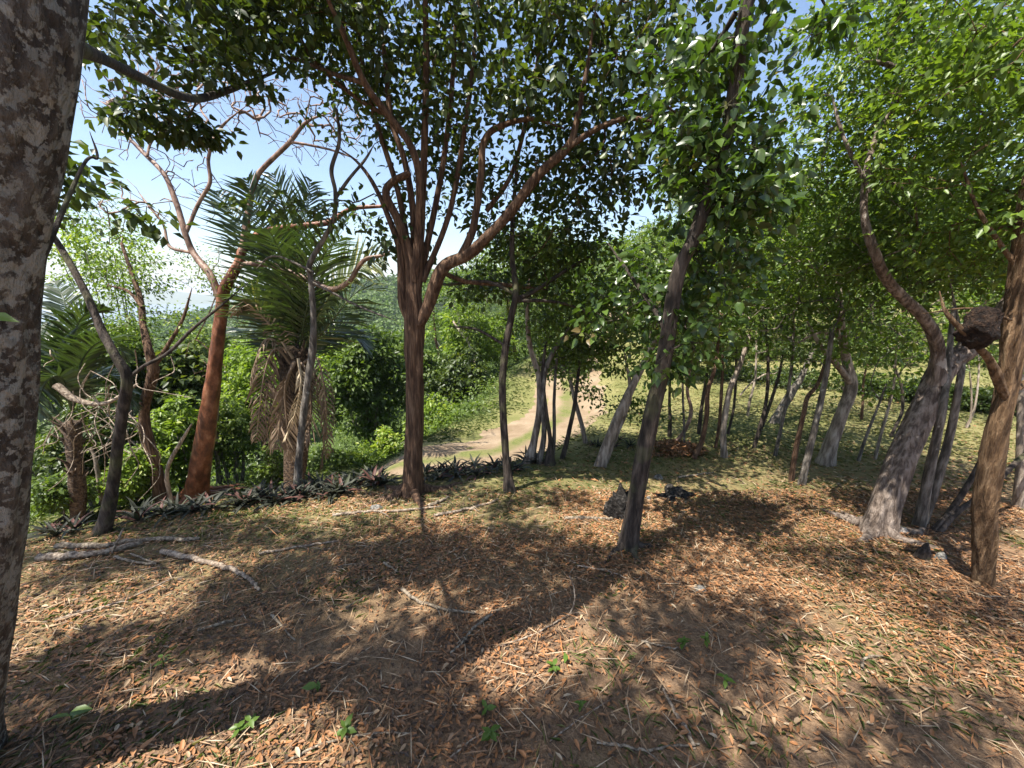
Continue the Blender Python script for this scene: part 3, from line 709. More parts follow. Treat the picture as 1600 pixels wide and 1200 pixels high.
tree('red_barked_tree', 'smooth red-orange trunk with peeling bark and mostly bare pinkish crown, beside the palm',
     [(304, 778, 42, 0), (312, 730, 40, 0), (322, 670, 37, 0), (332, 600, 29, 0), (340, 540, 26, 0), (346, 485, 25, .0), (352, 450, 22, .0), (372, 415, 19, 0), (380, 390, 17, .05), (402, 368, 14, .1), (440, 356, 12, .1), (500, 350, 11, .1), (520, 344, 10, .1), (550, 326, 8, .1), (600, 322, 6, .1)],
     limbs=[[(348, 480, 17, 0), (330, 432, 15, 0), (302, 395, 14, .1), (288, 360, 13, .1), (278, 325, 12, .15), (258, 275, 11, .2), (225, 240, 9, .25), (190, 205, 8, .3), (160, 185, 6, .3)],
            [(375, 415, 13, 0), (400, 412, 12, 0), (430, 416, 12, 0), (480, 436, 11, -.1), (518, 452, 10, -.15), (545, 440, 9, -.2), (558, 420, 9, -.2), (572, 405, 8, -.2), (600, 398, 7, -.2), (622, 384, 5, -.2)],
            [(290, 365, 9, .1), (310, 318, 8, .2), (328, 285, 8, .2), (326, 245, 7, .2), (345, 200, 6, .2), (385, 165, 4, .2)],
            [(378, 395, 14, 0), (388, 330, 12, .1), (398, 285, 11, .1), (412, 262, 10, .1), (450, 225, 9, .1), (480, 190, 7, .1), (520, 175, 4, .1)],
            [(455, 222, 6, .1), (480, 226, 5, .1), (520, 235, 4, .2), (560, 250, 3, .2)], [(230, 245, 6, .2), (235, 225, 5, .25), (250, 205, 4, .25)], [(300, 395, 8, .1), (265, 385, 7, .15), (255, 350, 5, .2), (230, 320, 4, .2)]],
     blobs=[((360, 440, .2), (.45, .3, .16), 20), ((300, 400, .2), (.4, .3, .2), 7), ((560, 350, .1), (.3, .25, .15), 5)],
     bare=[((250, 180, .4), (1.0, .6, .65), 260), ((320, 120, .5), (1.0, .6, .6), 260), ((480, 180, .4), (.8, .5, .6), 260), ((400, 110, .4), (.6, .5, .4), 40), ((190, 320, .4), (.8, .5, .4), 70), ((300, 290, .4), (.5, .4, .5), 60), ((330, 560, .3), (.35, .2, .7), 20), ((240, 90, .6), (1.1, .6, .5), 120)],
     bark='bark_red', limb_bark='bark_pink', branch_bark='bark_pink', leaf='leaf_bright', per=30, rc=.2, L=.04, W=.022, roots=4, seg=24, lump=.14, flare=.35, r_tip=.0042, step=.3, rmax=.018, wig=.06, tb=.2, bend=.12)
tree('slender_tree', 'slim grey crooked tree in front of the palm, foot among dark rosettes',
     [(464, 766, 16, 0), (468, 710, 14, 0), (474, 650, 14, 0), (482, 590, 14, .02), (488, 550, 15, .03), (490, 500, 12, .03), (486, 440, 11, .04), (484, 412, 11, .04), (505, 375, 9, .05), (522, 340, 9, .05), (524, 300, 8, .05), (518, 265, 8, .05), (530, 220, 7, .1), (526, 170, 5, .1)],
     limbs=[[(524, 310, 7, .05), (545, 280, 6, .05), (570, 250, 5, .1), (585, 225, 3, .1)], [(490, 425, 6, .0), (430, 400, 4, 0), (400, 420, 3, 0)], [(486, 440, 5, 0), (560, 478, 4, .0), (620, 502, 3, 0)]],
     blobs=[((540, 190, .2), (.4, .3, .3), 12)], bare=[((570, 200, .2), (.5, .4, .3), 20)], bark='bark_grey', leaf='leaf_mid', per=8, rc=.18, L=.06, W=.035, seg=12, lump=.10, flare=.5)
tree('slender_tree', 'slim dark curved trunk between the many-stemmed tree and the track-side clump',
     [(797, 768, 20, 0), (791, 720, 13, 0), (787, 660, 13, 0), (785, 600, 13, 0), (790, 545, 13, 0), (800, 490, 12, 0), (806, 455, 12, 0), (800, 400, 10, .1), (802, 330, 8, .2), (810, 240, 6, .3)],
     limbs=[[(806, 468, 9, 0), (835, 455, 8, .1), (880, 425, 7, .2), (930, 395, 5, .3)], [(806, 460, 7, 0), (760, 440, 6, .1), (700, 445, 4, .2), (680, 440, 3, .2)], [(806, 470, 7, 0), (850, 470, 6, .1), (900, 480, 5, .2), (960, 510, 3, .3)], [(790, 540, 6, 0), (745, 515, 5, .1), (700, 510, 3, .2)]],
     blobs=[((900, 420, .4), (.7, .5, .35), 48), ((960, 490, .5), (.5, .5, .3), 34), ((830, 380, .5), (.6, .5, .35), 30), ((740, 450, .5), (.4, .3, .15), 12)], bark='bark_dark', leaf='leaf_mid', per=18, rc=.2, L=.07, W=.042, seg=12, lump=.12, flare=.8, twigfrac=.06)

for lab, tr in [('short pale dead trunk under the hanging tangle of dead vine', [(158, 778, 10, 0), (154, 745, 10, 0), (148, 715, 9, 0), (142, 700, 5, 0)]), ('white dead branch standing up left of the red-barked trunk', [(260, 752, 9, 0), (264, 725, 8, 0), (280, 695, 8, .05), (290, 678, 6, .05), (300, 662, 3, .05)]), ('slim pale trunk in the shrubs right of the red-barked trunk', [(343, 768, 11, 0), (341, 730, 9, 0), (338, 680, 8, 0), (341, 620, 6, 0), (345, 560, 4, 0)])]:
    tree('dead_tree', lab, tr, bark='bark_pale', seg=10, lump=.18, flare=.3, base_Y=6.4 if 'slim' in lab else 4.6)
mb = MB()
for k in range(34):
    x, y = rng.normal(150, 46), rng.uniform(545, 680); yy = rng.uniform(3.5, 4.0)
    P = [at(x, y, yy)[0]]
    for q in range(4): x += rng.normal(0, 22); y += rng.uniform(5, 38); P.append(at(x, y, yy + rng.normal() * .1)[0])
    tube(mb, catmull(np.array(P), 5), np.linspace(.006, .003, 21), 4)
P = [at(88, 532 + 70, 3.7)[0], at(120, 625, 3.7)[0], at(165, 630, 3.75)[0], at(215, 600, 3.8)[0]]
tube(mb, catmull(np.array(P), 6), np.linspace(.035, .012, 19), 7, .15)
o = mb.build('dead_vine', M['stick'], None, True, at(150, 640, 3.75)[0]); tag(o, 'hanging tangle of dead brown vine behind the forked young tree', 'vine'); o['kind'] = 'stuff'

# ---- clump beside the track
for lab, tr, bk in [('pale forked stem of the track-side clump, nearest the green verge', [(826, 722, 20, 0), (834, 690, 13, 0), (843, 640, 12, 0), (842, 590, 11, .05), (828, 540, 9, .1), (824, 490, 8, .1), (828, 430, 6, .2)], 'bark_pale'),
                    ('grey twisting stem in the middle of the track-side clump', [(842, 724, 12, 0), (850, 680, 10, 0), (848, 630, 9, 0), (852, 580, 9, .1), (870, 540, 8, .15), (900, 500, 6, .2)], 'bark_grey'),
                    ('dark stem of the track-side clump with a thick foot', [(858, 726, 20, 0), (860, 690, 8, 0), (853, 640, 7, 0), (848, 590, 7, .1), (852, 540, 6, .2)], 'bark_dark'),
                    ('thin upright stem beside the dark thick-footed one by the track', [(862, 722, 9, 0), (866, 680, 7, 0), (866, 620, 6, .1), (870, 560, 5, .2)], 'bark_grey'),
                    ('thin dark stem leaning right from the track-side clump', [(879, 716, 9, 0), (888, 680, 8, 0), (898, 630, 7, 0), (904, 580, 6, .1), (912, 520, 5, .2)], 'bark_dark'),
                    ('pale stem leaning left across the dirt track', [(915, 692, 9, 0), (908, 660, 8, 0), (898, 625, 8, 0), (890, 590, 6, .1)], 'bark_pale')]:
    x, y = tr[-1][0], tr[-1][1]
    tree('slender_tree', lab, tr, blobs=[((x, y - 30, .3), (.55, .5, .4), 26), ((x + 25, y + 15, .3), (.35, .35, .2), 10)], bark=bk, leaf='leaf_mid', per=22, rc=.2, L=.06, W=.036, seg=10, lump=.12, flare=.7, group='stems by the track')
tree('slender_tree', 'stout pale double trunk leaning right beside the dirt track',
     [(938, 727, 20, 0), (948, 695, 17, 0), (962, 660, 17, 0), (980, 620, 15, .05), (1000, 580, 12, .1), (1030, 520, 9, .2)],
     limbs=[[(946, 722, 11, .05), (962, 680, 10, .1), (975, 650, 9, .15), (985, 610, 8, .2), (975, 550, 6, .3)]],
     blobs=[((1020, 480, .4), (.7, .6, .45), 60), ((940, 540, .5), (.55, .5, .35), 40), ((1000, 640, .6), (.35, .3, .2), 12)], bark='bark_pale', leaf='leaf_mid', per=22, rc=.22, L=.065, W=.038, seg=14, lump=.14, flare=.7)

# ---- the grove on the lawn
GROVE = [
 ('pale thick trunk of the grove with a wide fork, foot on the sunlit lawn', [(1290, 726, 31.7, 0), (1300, 690, 28.2, 0), (1316, 645, 26.4, 0), (1330, 605, 26.4, .05), (1322, 560, 19.4, .1), (1314, 510, 15.8, .1), (1310, 440, 12.3, .2)], [[(1330, 600, 15.8, .05), (1308, 570, 13.2, 0), (1285, 545, 10.6, 0), (1260, 500, 7.9, .1)], [(1318, 530, 7.9, .1), (1280, 520, 6.2, .1), (1240, 540, 4.4, .1)]], 'bark_pale'),
 ('grey straight stem in front of the pale thick forked trunk', [(1252, 757, 15.0, 0), (1262, 715, 14.1, 0), (1276, 655, 13.2, 0), (1290, 590, 11.4, .05), (1300, 520, 9.7, .1)], [], 'bark_grey'),
 ('thin stem rising next to the grey straight one, elbow near its top', [(1236, 750, 11.4, 0), (1244, 700, 10.6, 0), (1256, 645, 9.7, 0), (1262, 620, 8.8, .05), (1280, 595, 7.9, .1), (1300, 530, 6.2, .2)], [], 'bark_brown'),
 ('dark twin stem on the open lawn', [(1178, 700, 7.9, 0), (1188, 665, 7.9, 0), (1198, 620, 7.0, .05), (1200, 560, 6.2, .1), (1196, 500, 4.4, .2)], [[(1184, 684, 7.0, .02), (1200, 640, 7.0, .05), (1216, 590, 6.2, .1), (1226, 540, 4.4, .2)]], 'bark_dark'),
 ('thin mottled stem standing alone beside the dark twin stem', [(1211, 712, 7.9, 0), (1220, 670, 7.0, 0), (1230, 620, 7.0, .05), (1238, 560, 6.2, .1), (1240, 480, 4.4, .2)], [], 'bark_grey'),
 ('stout grey trunk leaning right, far back on the lawn', [(1212, 660, 22.9, 0), (1224, 635, 17.6, 0), (1240, 608, 15.8, .05), (1252, 590, 13.2, .1), (1268, 550, 8.8, .2)], [], 'bark_grey'),
 ('bright bare trunk with a spreading root, in the row of stems', [(1132, 714, 13.2, 0), (1130, 680, 11.4, 0), (1134, 640, 11.4, 0), (1142, 605, 11.4, .05), (1156, 570, 9.7, .1), (1172, 520, 7.0, .2)], [], 'bark_pale'),
 ('curved brown stem in the row of stems, dark at the foot', [(1084, 716, 9.7, 0), (1096, 690, 9.7, 0), (1104, 650, 8.8, 0), (1106, 610, 8.8, .05), (1118, 570, 7.0, .1), (1124, 510, 5.3, .2)], [], 'bark_brown'),
 ('pale pink bent stem at the far edge of the row of stems', [(1048, 696, 7.9, 0), (1062, 684, 7.9, 0), (1074, 664, 7.0, 0), (1080, 640, 7.0, .05), (1074, 610, 6.2, .1), (1080, 560, 4.4, .2)], [], 'bark_pink'),
 ('short dark stem beside the red-brown leaf heap', [(1046, 682, 7.9, 0), (1047, 655, 6.2, 0), (1046, 625, 5.3, .05), (1048, 570, 4.4, .1)], [], 'bark_dark'),
 ('thin upright pole in front of the pale pink bent stem', [(1069, 706, 4.4, 0), (1069, 670, 4.4, 0), (1067, 620, 4.4, .05), (1066, 560, 3.5, .1)], [], 'bark_grey'),
 ('dark straight stem behind the curved brown one', [(1092, 678, 7.9, 0), (1095, 645, 7.0, 0), (1102, 600, 6.2, .05), (1110, 540, 4.4, .1)], [], 'bark_dark'),
 ('slim stem just left of the bright bare trunk', [(1118, 700, 6.2, 0), (1124, 660, 6.2, 0), (1128, 600, 6.2, .05), (1130, 540, 4.4, .1)], [], 'bark_brown'),
 ('slim dark stem just right of the bright bare trunk', [(1137, 678, 5.3, 0), (1146, 640, 5.3, 0), (1150, 590, 5.3, .05), (1150, 530, 3.5, .1)], [], 'bark_dark'),
 ('pale thin stem far back in front of the terrace bank', [(1168, 650, 5.3, 0), (1172, 625, 5.3, 0), (1180, 590, 4.4, .05), (1182, 540, 3.5, .1)], [[(1156, 618, 3.5, 0), (1172, 600, 3.5, .05), (1195, 585, 3.5, .1), (1210, 584, 2.6, .1)]], 'bark_pale'),
 ('thin slanting pole on the lawn behind the thick leaning trunk', [(1341, 720, 7.0, 0), (1354, 680, 6.2, 0), (1370, 640, 5.3, .05), (1385, 600, 4.4, .1)], [], 'bark_grey'),
 ('thin pale pole next to the slanting one on the lawn', [(1367, 717, 7.0, 0), (1376, 680, 6.2, 0), (1390, 630, 6.2, .05), (1398, 590, 4.4, .1), (1400, 530, 3.5, .1)], [], 'bark_pale'),
 ('crooked dark stem far back below the terrace hedge', [(1392, 682, 7.9, 0), (1400, 665, 7.0, 0), (1410, 640, 7.0, .05), (1408, 600, 6.2, .1), (1395, 570, 5.3, .2)], [], 'bark_dark'),
 ('short far stem with a side stub below the terrace hedge', [(1346, 655, 6.2, 0), (1348, 630, 5.3, 0), (1350, 590, 4.4, .05), (1362, 550, 3.5, .1)], [], 'bark_brown'),
 ('pale stout trunk at the lower lawn behind the tan trunk', [(1590, 792, 24.6, 0), (1594, 740, 21.1, 0), (1596, 680, 19.4, .05), (1594, 620, 15.8, .1), (1600, 540, 11.4, .2)], [], 'bark_pale'),
 ('thin twin stems far back beside the tan trunk', [(1510, 668, 6.2, 0), (1522, 640, 5.3, 0), (1528, 600, 4.4, .05), (1530, 560, 3.5, .1)], [[(1516, 660, 4.4, 0), (1518, 620, 4.4, .05), (1514, 570, 3.5, .1)]], 'bark_pale'),
 ('slim stem behind the curved dark track-side trunk and the pale double trunk', [(1020, 668, 6.2, 0), (1022, 640, 5.3, 0), (1020, 600, 5.3, .05), (1015, 540, 4.4, .1)], [], 'bark_dark'),
 ('thin dark pole on the lawn between the forked and the leaning trunk', [(1310, 668, 5.3, 0), (1316, 640, 4.4, 0), (1318, 600, 4.4, .05), (1316, 560, 3.5, .1)], [], 'bark_dark')]
for i, (lab, tr, lm, bk) in enumerate(GROVE):
    b, t = ground(tr[0][0], tr[0][1]); Y = b[1]
    x, y = tr[-1][0], tr[-1][1]
    r = rng.uniform(.8, 1.15); zc = rng.uniform(2.3, 3.2)
    c1 = (tr[-1][0] + rng.uniform(-25, 25), max(300, y - 90))
    tree('slender_tree', lab, tr, limbs=lm,
         blobs=[((x, y - 40, .3), (r * .8, r * .8, .5), 22), ((x + rng.uniform(-60, 60), y - 130, .6), (r, r, .6), 34), ((x + rng.uniform(-60, 60), y + 5, .5), (.6, .6, .3), 8)],
         bark=bk, leaf=('leaf_mid', 'leaf_bright')[i % 2], per=14, rc=.26, L=.075, W=.042, seg=10, lump=.13, flare=.5, step=.4, group='trees of the grove')

# ------------------------------------------------------------------ palms
def frond(root, base, P3, mat, Lf, droop=.25, w=.030, n=58, rr=.014, tb=0., limp=0., tail=.12):
    C = catmull(np.array(P3), 8)
    R = np.linspace(rr, .003, len(C))
    mb = MB(); tube(mb, C, R, 5, tint=np.clip(.55 + tb, 0, 1))
    fr = mb.build('frond', M[mat], root, True, base)
    L = np.concatenate([[0], np.cumsum(np.linalg.norm(np.diff(C, axis=0), axis=1))])
    s = np.linspace(tail, .995, n) * L[-1]
    pos = np.stack([np.interp(s, L, C[:, k]) for k in range(3)], -1)
    tg = nrm(np.stack([np.interp(s, L, nrm(np.gradient(C, axis=0))[:, k]) for k in range(3)], -1))
    side = nrm(np.cross(tg, np.array([0, 0, 1.0]) + rng.normal(size=3) * .35))
    upv = np.cross(side, tg)
    ml = MB()
    for sg in (-1, 1):
        prof = np.sin(np.pi * np.clip(np.linspace(.12, 1.0, n), 0, 1)) ** .55 * .9 + .1
        d = nrm(side * sg + tg * (.55 + .5 * np.linspace(0, 1, n)[:, None]) + upv * .22 - np.array([0, 0, limp]) + rng.normal(size=(n, 3)) * .10)
        ln = Lf * prof * rng.uniform(.75, 1.1, n)
        # two segments per leaflet so that it hangs
        mid = pos + d * (ln * .55)[:, None]; d2 = nrm(d - np.array([0, 0, droop + limp]) + rng.normal(size=(n, 3)) * .1)
        tip = mid + d2 * (ln * .5)[:, None]
        sw = nrm(np.cross(d, upv + rng.normal(size=(n, 3)) * .3)) * w * .5
        V = np.stack([pos + sw * .5, pos - sw * .5, mid - sw, mid + sw, tip], 1)
        k = np.arange(n)[:, None] * 5
        ml.add(V.reshape(-1, 3), quads=k + np.array([0, 1, 2, 3]), tris=k + np.array([3, 2, 4]), tint=np.repeat(np.clip(.34 + tb + rng.normal(size=n) * .14, 0, 1), 5))
    o = ml.build('leaflets', M[mat], fr, False, base); o['kind'] = 'stuff'
def palm(name, label, bpx, Y, top, top_w, base_w, fronds, dead, Lf, seed=0, lb=1.0):
    b = at(bpx[0], bpx[1], Y)[0]; b[2] = float(H(b[0], b[1]))
    root = empty(name, b); tag(root, label, 'palm')
    t0, t = at(top[0], top[1], Y)
    C = catmull(np.array([b + [0, 0, -.2], b, b * .5 + t0 * .5 + [.02, 0, 0], t0]), 8)
    R = np.linspace(base_w, top_w, len(C)) / 2 / FPX * t
    mb = MB(); tube(mb, C, R, 16, .22, seed=seed); mb.build('trunk', M['palm_trunk'], root, True, b)
    # old leaf bases wrapping the top of the trunk
    for k in range(18):
        a = k * 2.4; h = .35 + .6 * rng.random()
        p = b * (1 - h) + t0 * h + np.array([math.cos(a), math.sin(a), 0]) * R[-1] * .6
        o = np.array([math.cos(a) * .3, math.sin(a) * .3, .9])
        m2 = MB(); tube(m2, np.array([p, p + o * .22 * lb, p + o * .5 * lb + np.array([math.cos(a), math.sin(a), 0]) * .05]), [.05 * lb, .04 * lb, .012 * lb], 6, .2); m2.build('leaf_base', M['palm_trunk'], root, True, b)
    for pts, tb in fronds:
        P3 = [at(px, py, Y + dy)[0] for px, py, dy in pts]
        frond(root, b, P3, 'frond', Lf, tb=tb)
    for pts, tb in dead:
        P3 = [at(px, py, Y + dy)[0] for px, py, dy in pts]
        frond(root, b, P3, 'dead_frond', Lf * rng.uniform(.35, .75), tb=tb + rng.normal() * .15, limp=rng.uniform(.3, 1.2), n=24, rr=.022, w=.024)
    return root
palm('palm_tree', 'shaggy palm with arching green fronds and a skirt of brown dead fronds below the brow', (460, 756), 5.3, (462, 545), 46, 22,
     [([(462, 560, 0), (440, 455, -.1), (412, 355, -.2), (385, 280, -.3)], 0), ([(462, 560, 0), (452, 430, .1), (446, 340, .2), (428, 272, .3)], .1), ([(464, 560, 0), (474, 430, .1), (480, 340, .2), (484, 282, .3)], -.05),
      ([(468, 560, 0), (505, 480, -.1), (550, 425, -.2), (600, 405, -.3)], .35), ([(468, 565, 0), (520, 500, .1), (560, 455, .3), (598, 455, .5)], .3), ([(458, 560, 0), (420, 450, .1), (375, 355, .2), (338, 300, .3)], .05),  # right-hand fronds tinted yellower: sunlight on their leaflets put into the colour
      ([(468, 560, 0), (500, 450, .3), (525, 370, .5), (556, 330, .8)], 0), ([(460, 560, 0), (430, 470, .4), (400, 410, .7), (372, 395, 1.0)], -.1), ([(456, 565, 0), (425, 500, -.2), (396, 470, -.4), (368, 468, -.5)], .25),
      ([(466, 560, 0), (482, 470, -.3), (505, 400, -.6), (535, 372, -.8)], -.1), ([(462, 560, 0), (455, 470, -.3), (440, 400, -.5), (420, 360, -.8)], -.1), ([(464, 560, 0), (464, 460, .4), (462, 380, .7), (470, 330, 1.0)], -.15),
      ([(468, 565, 0), (510, 530, .3), (545, 520, .5), (575, 545, .6)], .1), ([(456, 565, 0), (415, 525, .2), (385, 515, .5), (360, 530, .7)], -.1)],
     [([(456, 570, -.15), (430, 545, -.3), (412, 590, -.4), (400, 690, -.4)], .1), ([(470, 570, -.15), (495, 560, -.2), (508, 620, -.25), (512, 715, -.2)], -.1), ([(462, 565, -.2), (455, 575, -.25), (440, 640, -.3), (432, 700, -.4)], .25),
      ([(468, 565, -.2), (478, 580, -.25), (486, 640, -.26), (476, 690, -.3)], .2), ([(455, 570, .1), (425, 590, .2), (415, 650, .2), (428, 735, .2)], -.1), ([(472, 570, .1), (500, 600, .2), (508, 670, .2), (500, 738, .2)], -.15),
      ([(458, 560, -.2), (420, 505, -.3), (385, 478, -.4), (366, 492, -.4)], .35), ([(462, 565, -.25), (446, 600, -.3), (448, 660, -.3), (456, 718, -.25)], .0), ([(456, 560, -.1), (425, 530, -.2), (405, 545, -.3), (392, 600, -.35)], .1), ([(466, 560, -.3), (470, 600, -.4), (460, 650, -.4), (442, 690, -.45)], .45)], .62)
palm('palm_tree', 'small dark palm half hidden behind the lichened trunk', (112, 790), 4.2, (112, 660), 20, 15,
     [([(112, 640, 0), (105, 570, .1), (125, 500, .2), (165, 480, .3)], -.2), ([(112, 640, 0), (130, 560, 0), (170, 530, 0), (200, 560, 0)], -.1), ([(112, 640, 0), (90, 560, 0), (60, 520, .1), (30, 540, .1)], -.2),
      ([(112, 640, 0), (140, 590, .3), (180, 590, .5), (215, 640, .6)], -.15), ([(112, 640, 0), (115, 540, .4), (100, 470, .6), (85, 440, .8)], -.1), ([(112, 640, 0), (95, 590, -.2), (70, 600, -.3), (55, 650, -.4)], -.2)],
     [], .36, lb=.4)

# ------------------------------------------------------------------ shrubs below the brow and along the verge
def shrub(name, label, cx, cy, Y, rx, ry, mat, n, per, L, W, group=None, tb=0., cat='shrub', upw=1.2, depth=None, stems=6):
    c, t = at(cx, cy, Y); kx = t / FPX
    r = np.array([rx * kx / math.sqrt(1 + ((cx - 800) / FPX) ** 2 * .6), (depth or rx * kx * .9), ry * kx])
    g = float(H(c[0], c[1])); b = np.array([c[0], c[1], g])
    root = empty(name, b); tag(root, label, cat, group)
    # uneven crown: lobes within the ellipsoid
    lob = [(c + rdir(1)[0] * r * .55, r * rng.uniform(.42, .7)) for _ in range(9)] + [(c, r * .75)]
    T = []
    for lc, lr in lob:
        m = max(2, n // 10); v = rdir(m) * (rng.random(m) ** .3)[:, None]; T.append(lc + v * lr)
    T = np.vstack(T); T = T[T[:, 2] > H(T[:, 0], T[:, 1]) + .03]
    if len(T) < 3: T = np.array([c + rdir(1)[0] * r * .5 for _ in range(5)])
    mb = MB()
    top = c[2] + r[2] * .2
    SPs = []
    for k in range(stems):
        e = np.array([c[0], c[1], 0]) + rdir(1)[0] * r * np.array([.6, .6, 0]); e[2] = top
        p0 = b + rng.normal(size=3) * np.array([.06, .06, 0]); p0[2] = g - .1
        C = catmull(np.array([p0, p0 * .5 + e * .5 + rng.normal(size=3) * .06, e]), 5)
        tube(mb, C, np.linspace(max(.012, .05 * r[2]), .006, len(C)), 6, .1); SPs.append(C[3:])
    SPs = np.vstack(SPs)
    sub = T[rng.random(len(T)) < .35]
    if len(sub):
        for p, q in grow(SPs, np.tile([0, 0, 1.0], (len(SPs), 1)), sub, .35, .002, .02): tube(mb, p, q, 3)
    mb.build('stems', M['bark_grey'], root, True, b)['kind'] = 'stuff'
    fo = MB(); cluster_leaves(fo, T, per, max(.10, float(np.mean(r)) * .2), L, W, 0, None, upw, .15, tb)
    fo.build('foliage', M[mat], root, True, b)['kind'] = 'stuff'
    return root
SHR = [
 ('round dark-leaved tree below the track, right of the palm', 572, 600, 11.0, 62, 85, 'leaf_mid', 330, 34, .16, .09, -.1, 'tree'),
 ('bright crown leaning left of the round dark-leaved tree', 545, 545, 13.5, 48, 48, 'leaf_lime', 200, 30, .17, .09, .1, 'tree'),
 ('dark full crown between the many-stemmed tree and the slim curved trunk', 722, 606, 12.5, 48, 62, 'leaf_dark', 300, 32, .15, .09, .15, 'tree'),
 ('sunlit pale green crown above the dark one beyond the track', 745, 520, 15.0, 66, 50, 'leaf_lime', 260, 30, .17, .09, .0, 'tree'),
 ('yellow-green tall shrub beside the track at the foot of the dark tree', 603, 700, 8.0, 26, 36, 'leaf_lime', 70, 24, .10, .055, .3, 'shrub'),
 ('light green mounded shrub touching the many-stemmed trunk', 680, 665, 9.0, 40, 46, 'leaf_lime', 120, 26, .10, .055, .2, 'shrub'),
 ('low bright verge shrub next to the dirt track', 700, 702, 8.2, 42, 24, 'leaf_lime', 80, 24, .085, .045, .25, 'shrub'),
 ('feathery light shrub on the verge left of the slim curved trunk', 765, 668, 9.5, 40, 34, 'leaf_lime', 90, 26, .085, .04, .25, 'shrub'),
 ('bushy lime shrub between the track-side stems', 800, 640, 10.5, 34, 34, 'leaf_lime', 70, 24, .10, .05, .2, 'shrub'),
 ('low shrub below the palm skirt', 525, 728, 6.6, 46, 30, 'leaf_mid', 80, 24, .085, .048, .2, 'shrub'),
 ('broad bright shrub behind the dirt track near the palm', 560, 722, 7.2, 40, 26, 'leaf_lime', 70, 24, .085, .045, .15, 'shrub'),
 ('grey-green shrub at the palm foot', 425, 730, 5.6, 42, 42, 'leaf_mid', 90, 24, .075, .042, .15, 'shrub'),
 ('tall sunlit shrub between the red trunk and the palm', 395, 620, 7.5, 44, 85, 'leaf_lime', 220, 28, .10, .052, .1, 'shrub'),
 ('soft green shrub behind the red trunk', 350, 680, 6.6, 44, 75, 'leaf_mid', 170, 28, .085, .046, .2, 'shrub'),
 ('leafy bush between the bent brown trunk and the red trunk', 275, 690, 6.0, 44, 70, 'leaf_lime', 170, 28, .085, .046, .0, 'shrub'),
 ('low fresh green bush in front of the bent brown trunk', 215, 740, 5.0, 52, 48, 'leaf_lime', 150, 26, .07, .04, .05, 'shrub'),
 ('dark tangled bush behind the forked young tree', 135, 690, 5.2, 70, 95, 'leaf_dark', 220, 26, .085, .05, .2, 'shrub'),
 ('large-leaved dark bush behind the bent brown trunk', 270, 590, 7.5, 70, 55, 'leaf_dark', 160, 24, .15, .10, .2, 'shrub'),
 ('bushy crown rising behind the forked young tree', 150, 560, 7.0, 80, 65, 'leaf_mid', 220, 26, .11, .06, .0, 'tree'),
 ('airy pale crown above the bent brown trunk', 150, 400, 9.0, 95, 55, 'leaf_lime', 110, 24, .085, .045, .25, 'tree'),
 ('hazy green crown low beyond the red trunk', 420, 560, 14.0, 60, 60, 'leaf_lime', 220, 30, .16, .085, .0, 'tree'),
 ('wide sunlit crown far down the valley behind the palm', 330, 560, 15.0, 70, 50, 'leaf_mid', 220, 28, .17, .09, .1, 'tree'),
 ('dense crown down the slope beside the round dark-leaved tree', 640, 570, 15.0, 46, 55, 'leaf_mid', 200, 28, .17, .09, .1, 'tree'),
 ('low green clump at the brow behind the dark rosettes', 100, 770, 4.3, 46, 36, 'leaf_mid', 90, 24, .07, .042, .0, 'shrub'),
 ('small bush on the lawn beside the pale double trunk', 1000, 640, 10.0, 26, 24, 'leaf_mid', 40, 22, .085, .045, .1, 'shrub'),
 ('sunlit crown behind the track-side stems', 880, 540, 13.0, 60, 48, 'leaf_mid', 170, 26, .13, .07, .1, 'tree'),
 ('shaded bush where the track enters the wood', 860, 590, 15.0, 30, 22, 'leaf_dark', 80, 22, .14, .08, .0, 'shrub')]
for lab, cx, cy, Y, rx, ry, mt, n, per, L, W, tb, cat in SHR:
    shrub('shrub' if cat == 'shrub' else 'bushy_tree', lab, cx, cy, Y, rx, ry, mt, n, per, L, W, None, tb, cat)
# hedge shrubs on the terrace step of the lawn
for k, hx in enumerate(np.arange(5.6, 17, .85)):
    hy = 12.75 - .25 * (hx - 6) + rng.uniform(-.15, .15)
    d = np.array([hx, hy, float(H(hx, hy)) + .22]); rel = d - np.array([0, 0, CAMZ]); dep = rel[1] * cp - rel[2] * sp
    shrub('hedge_shrub', 'low dark hedge shrub on the terrace step of the lawn', 800 + FPX * rel[0] / dep, 600 - FPX * (rel[1] * sp + rel[2] * cp) / dep, hy, (.75) / dep * FPX, .42 / dep * FPX, 'leaf_dark', 60, 24, .085, .045, 'hedge on the terrace', .15, stems=3)

for (x0, y0, x1, y1, n) in [(1130, 592, 1268, 603, 8), (1335, 612, 1530, 640, 9), (1560, 640, 1600, 648, 2)]:
    for k in range(n):
        f = k / max(1, n - 1); g, t = ground(x0 + (x1 - x0) * f, y0 + (y1 - y0) * f + rng.uniform(-3, 3)); g = g + np.array([0, 0, .16])
        rel = g - np.array([0, 0, CAMZ]); dep = rel[1] * cp - rel[2] * sp
        shrub('hedge_shrub', 'low dark hedge shrub in the row across the middle of the lawn', 800 + FPX * rel[0] / dep, 600 - FPX * (rel[1] * sp + rel[2] * cp) / dep, g[1], .62 / dep * FPX, .24 / dep * FPX, 'leaf_dark', 50, 22, .07, .04, 'hedge row on the lawn', .1, stems=3)

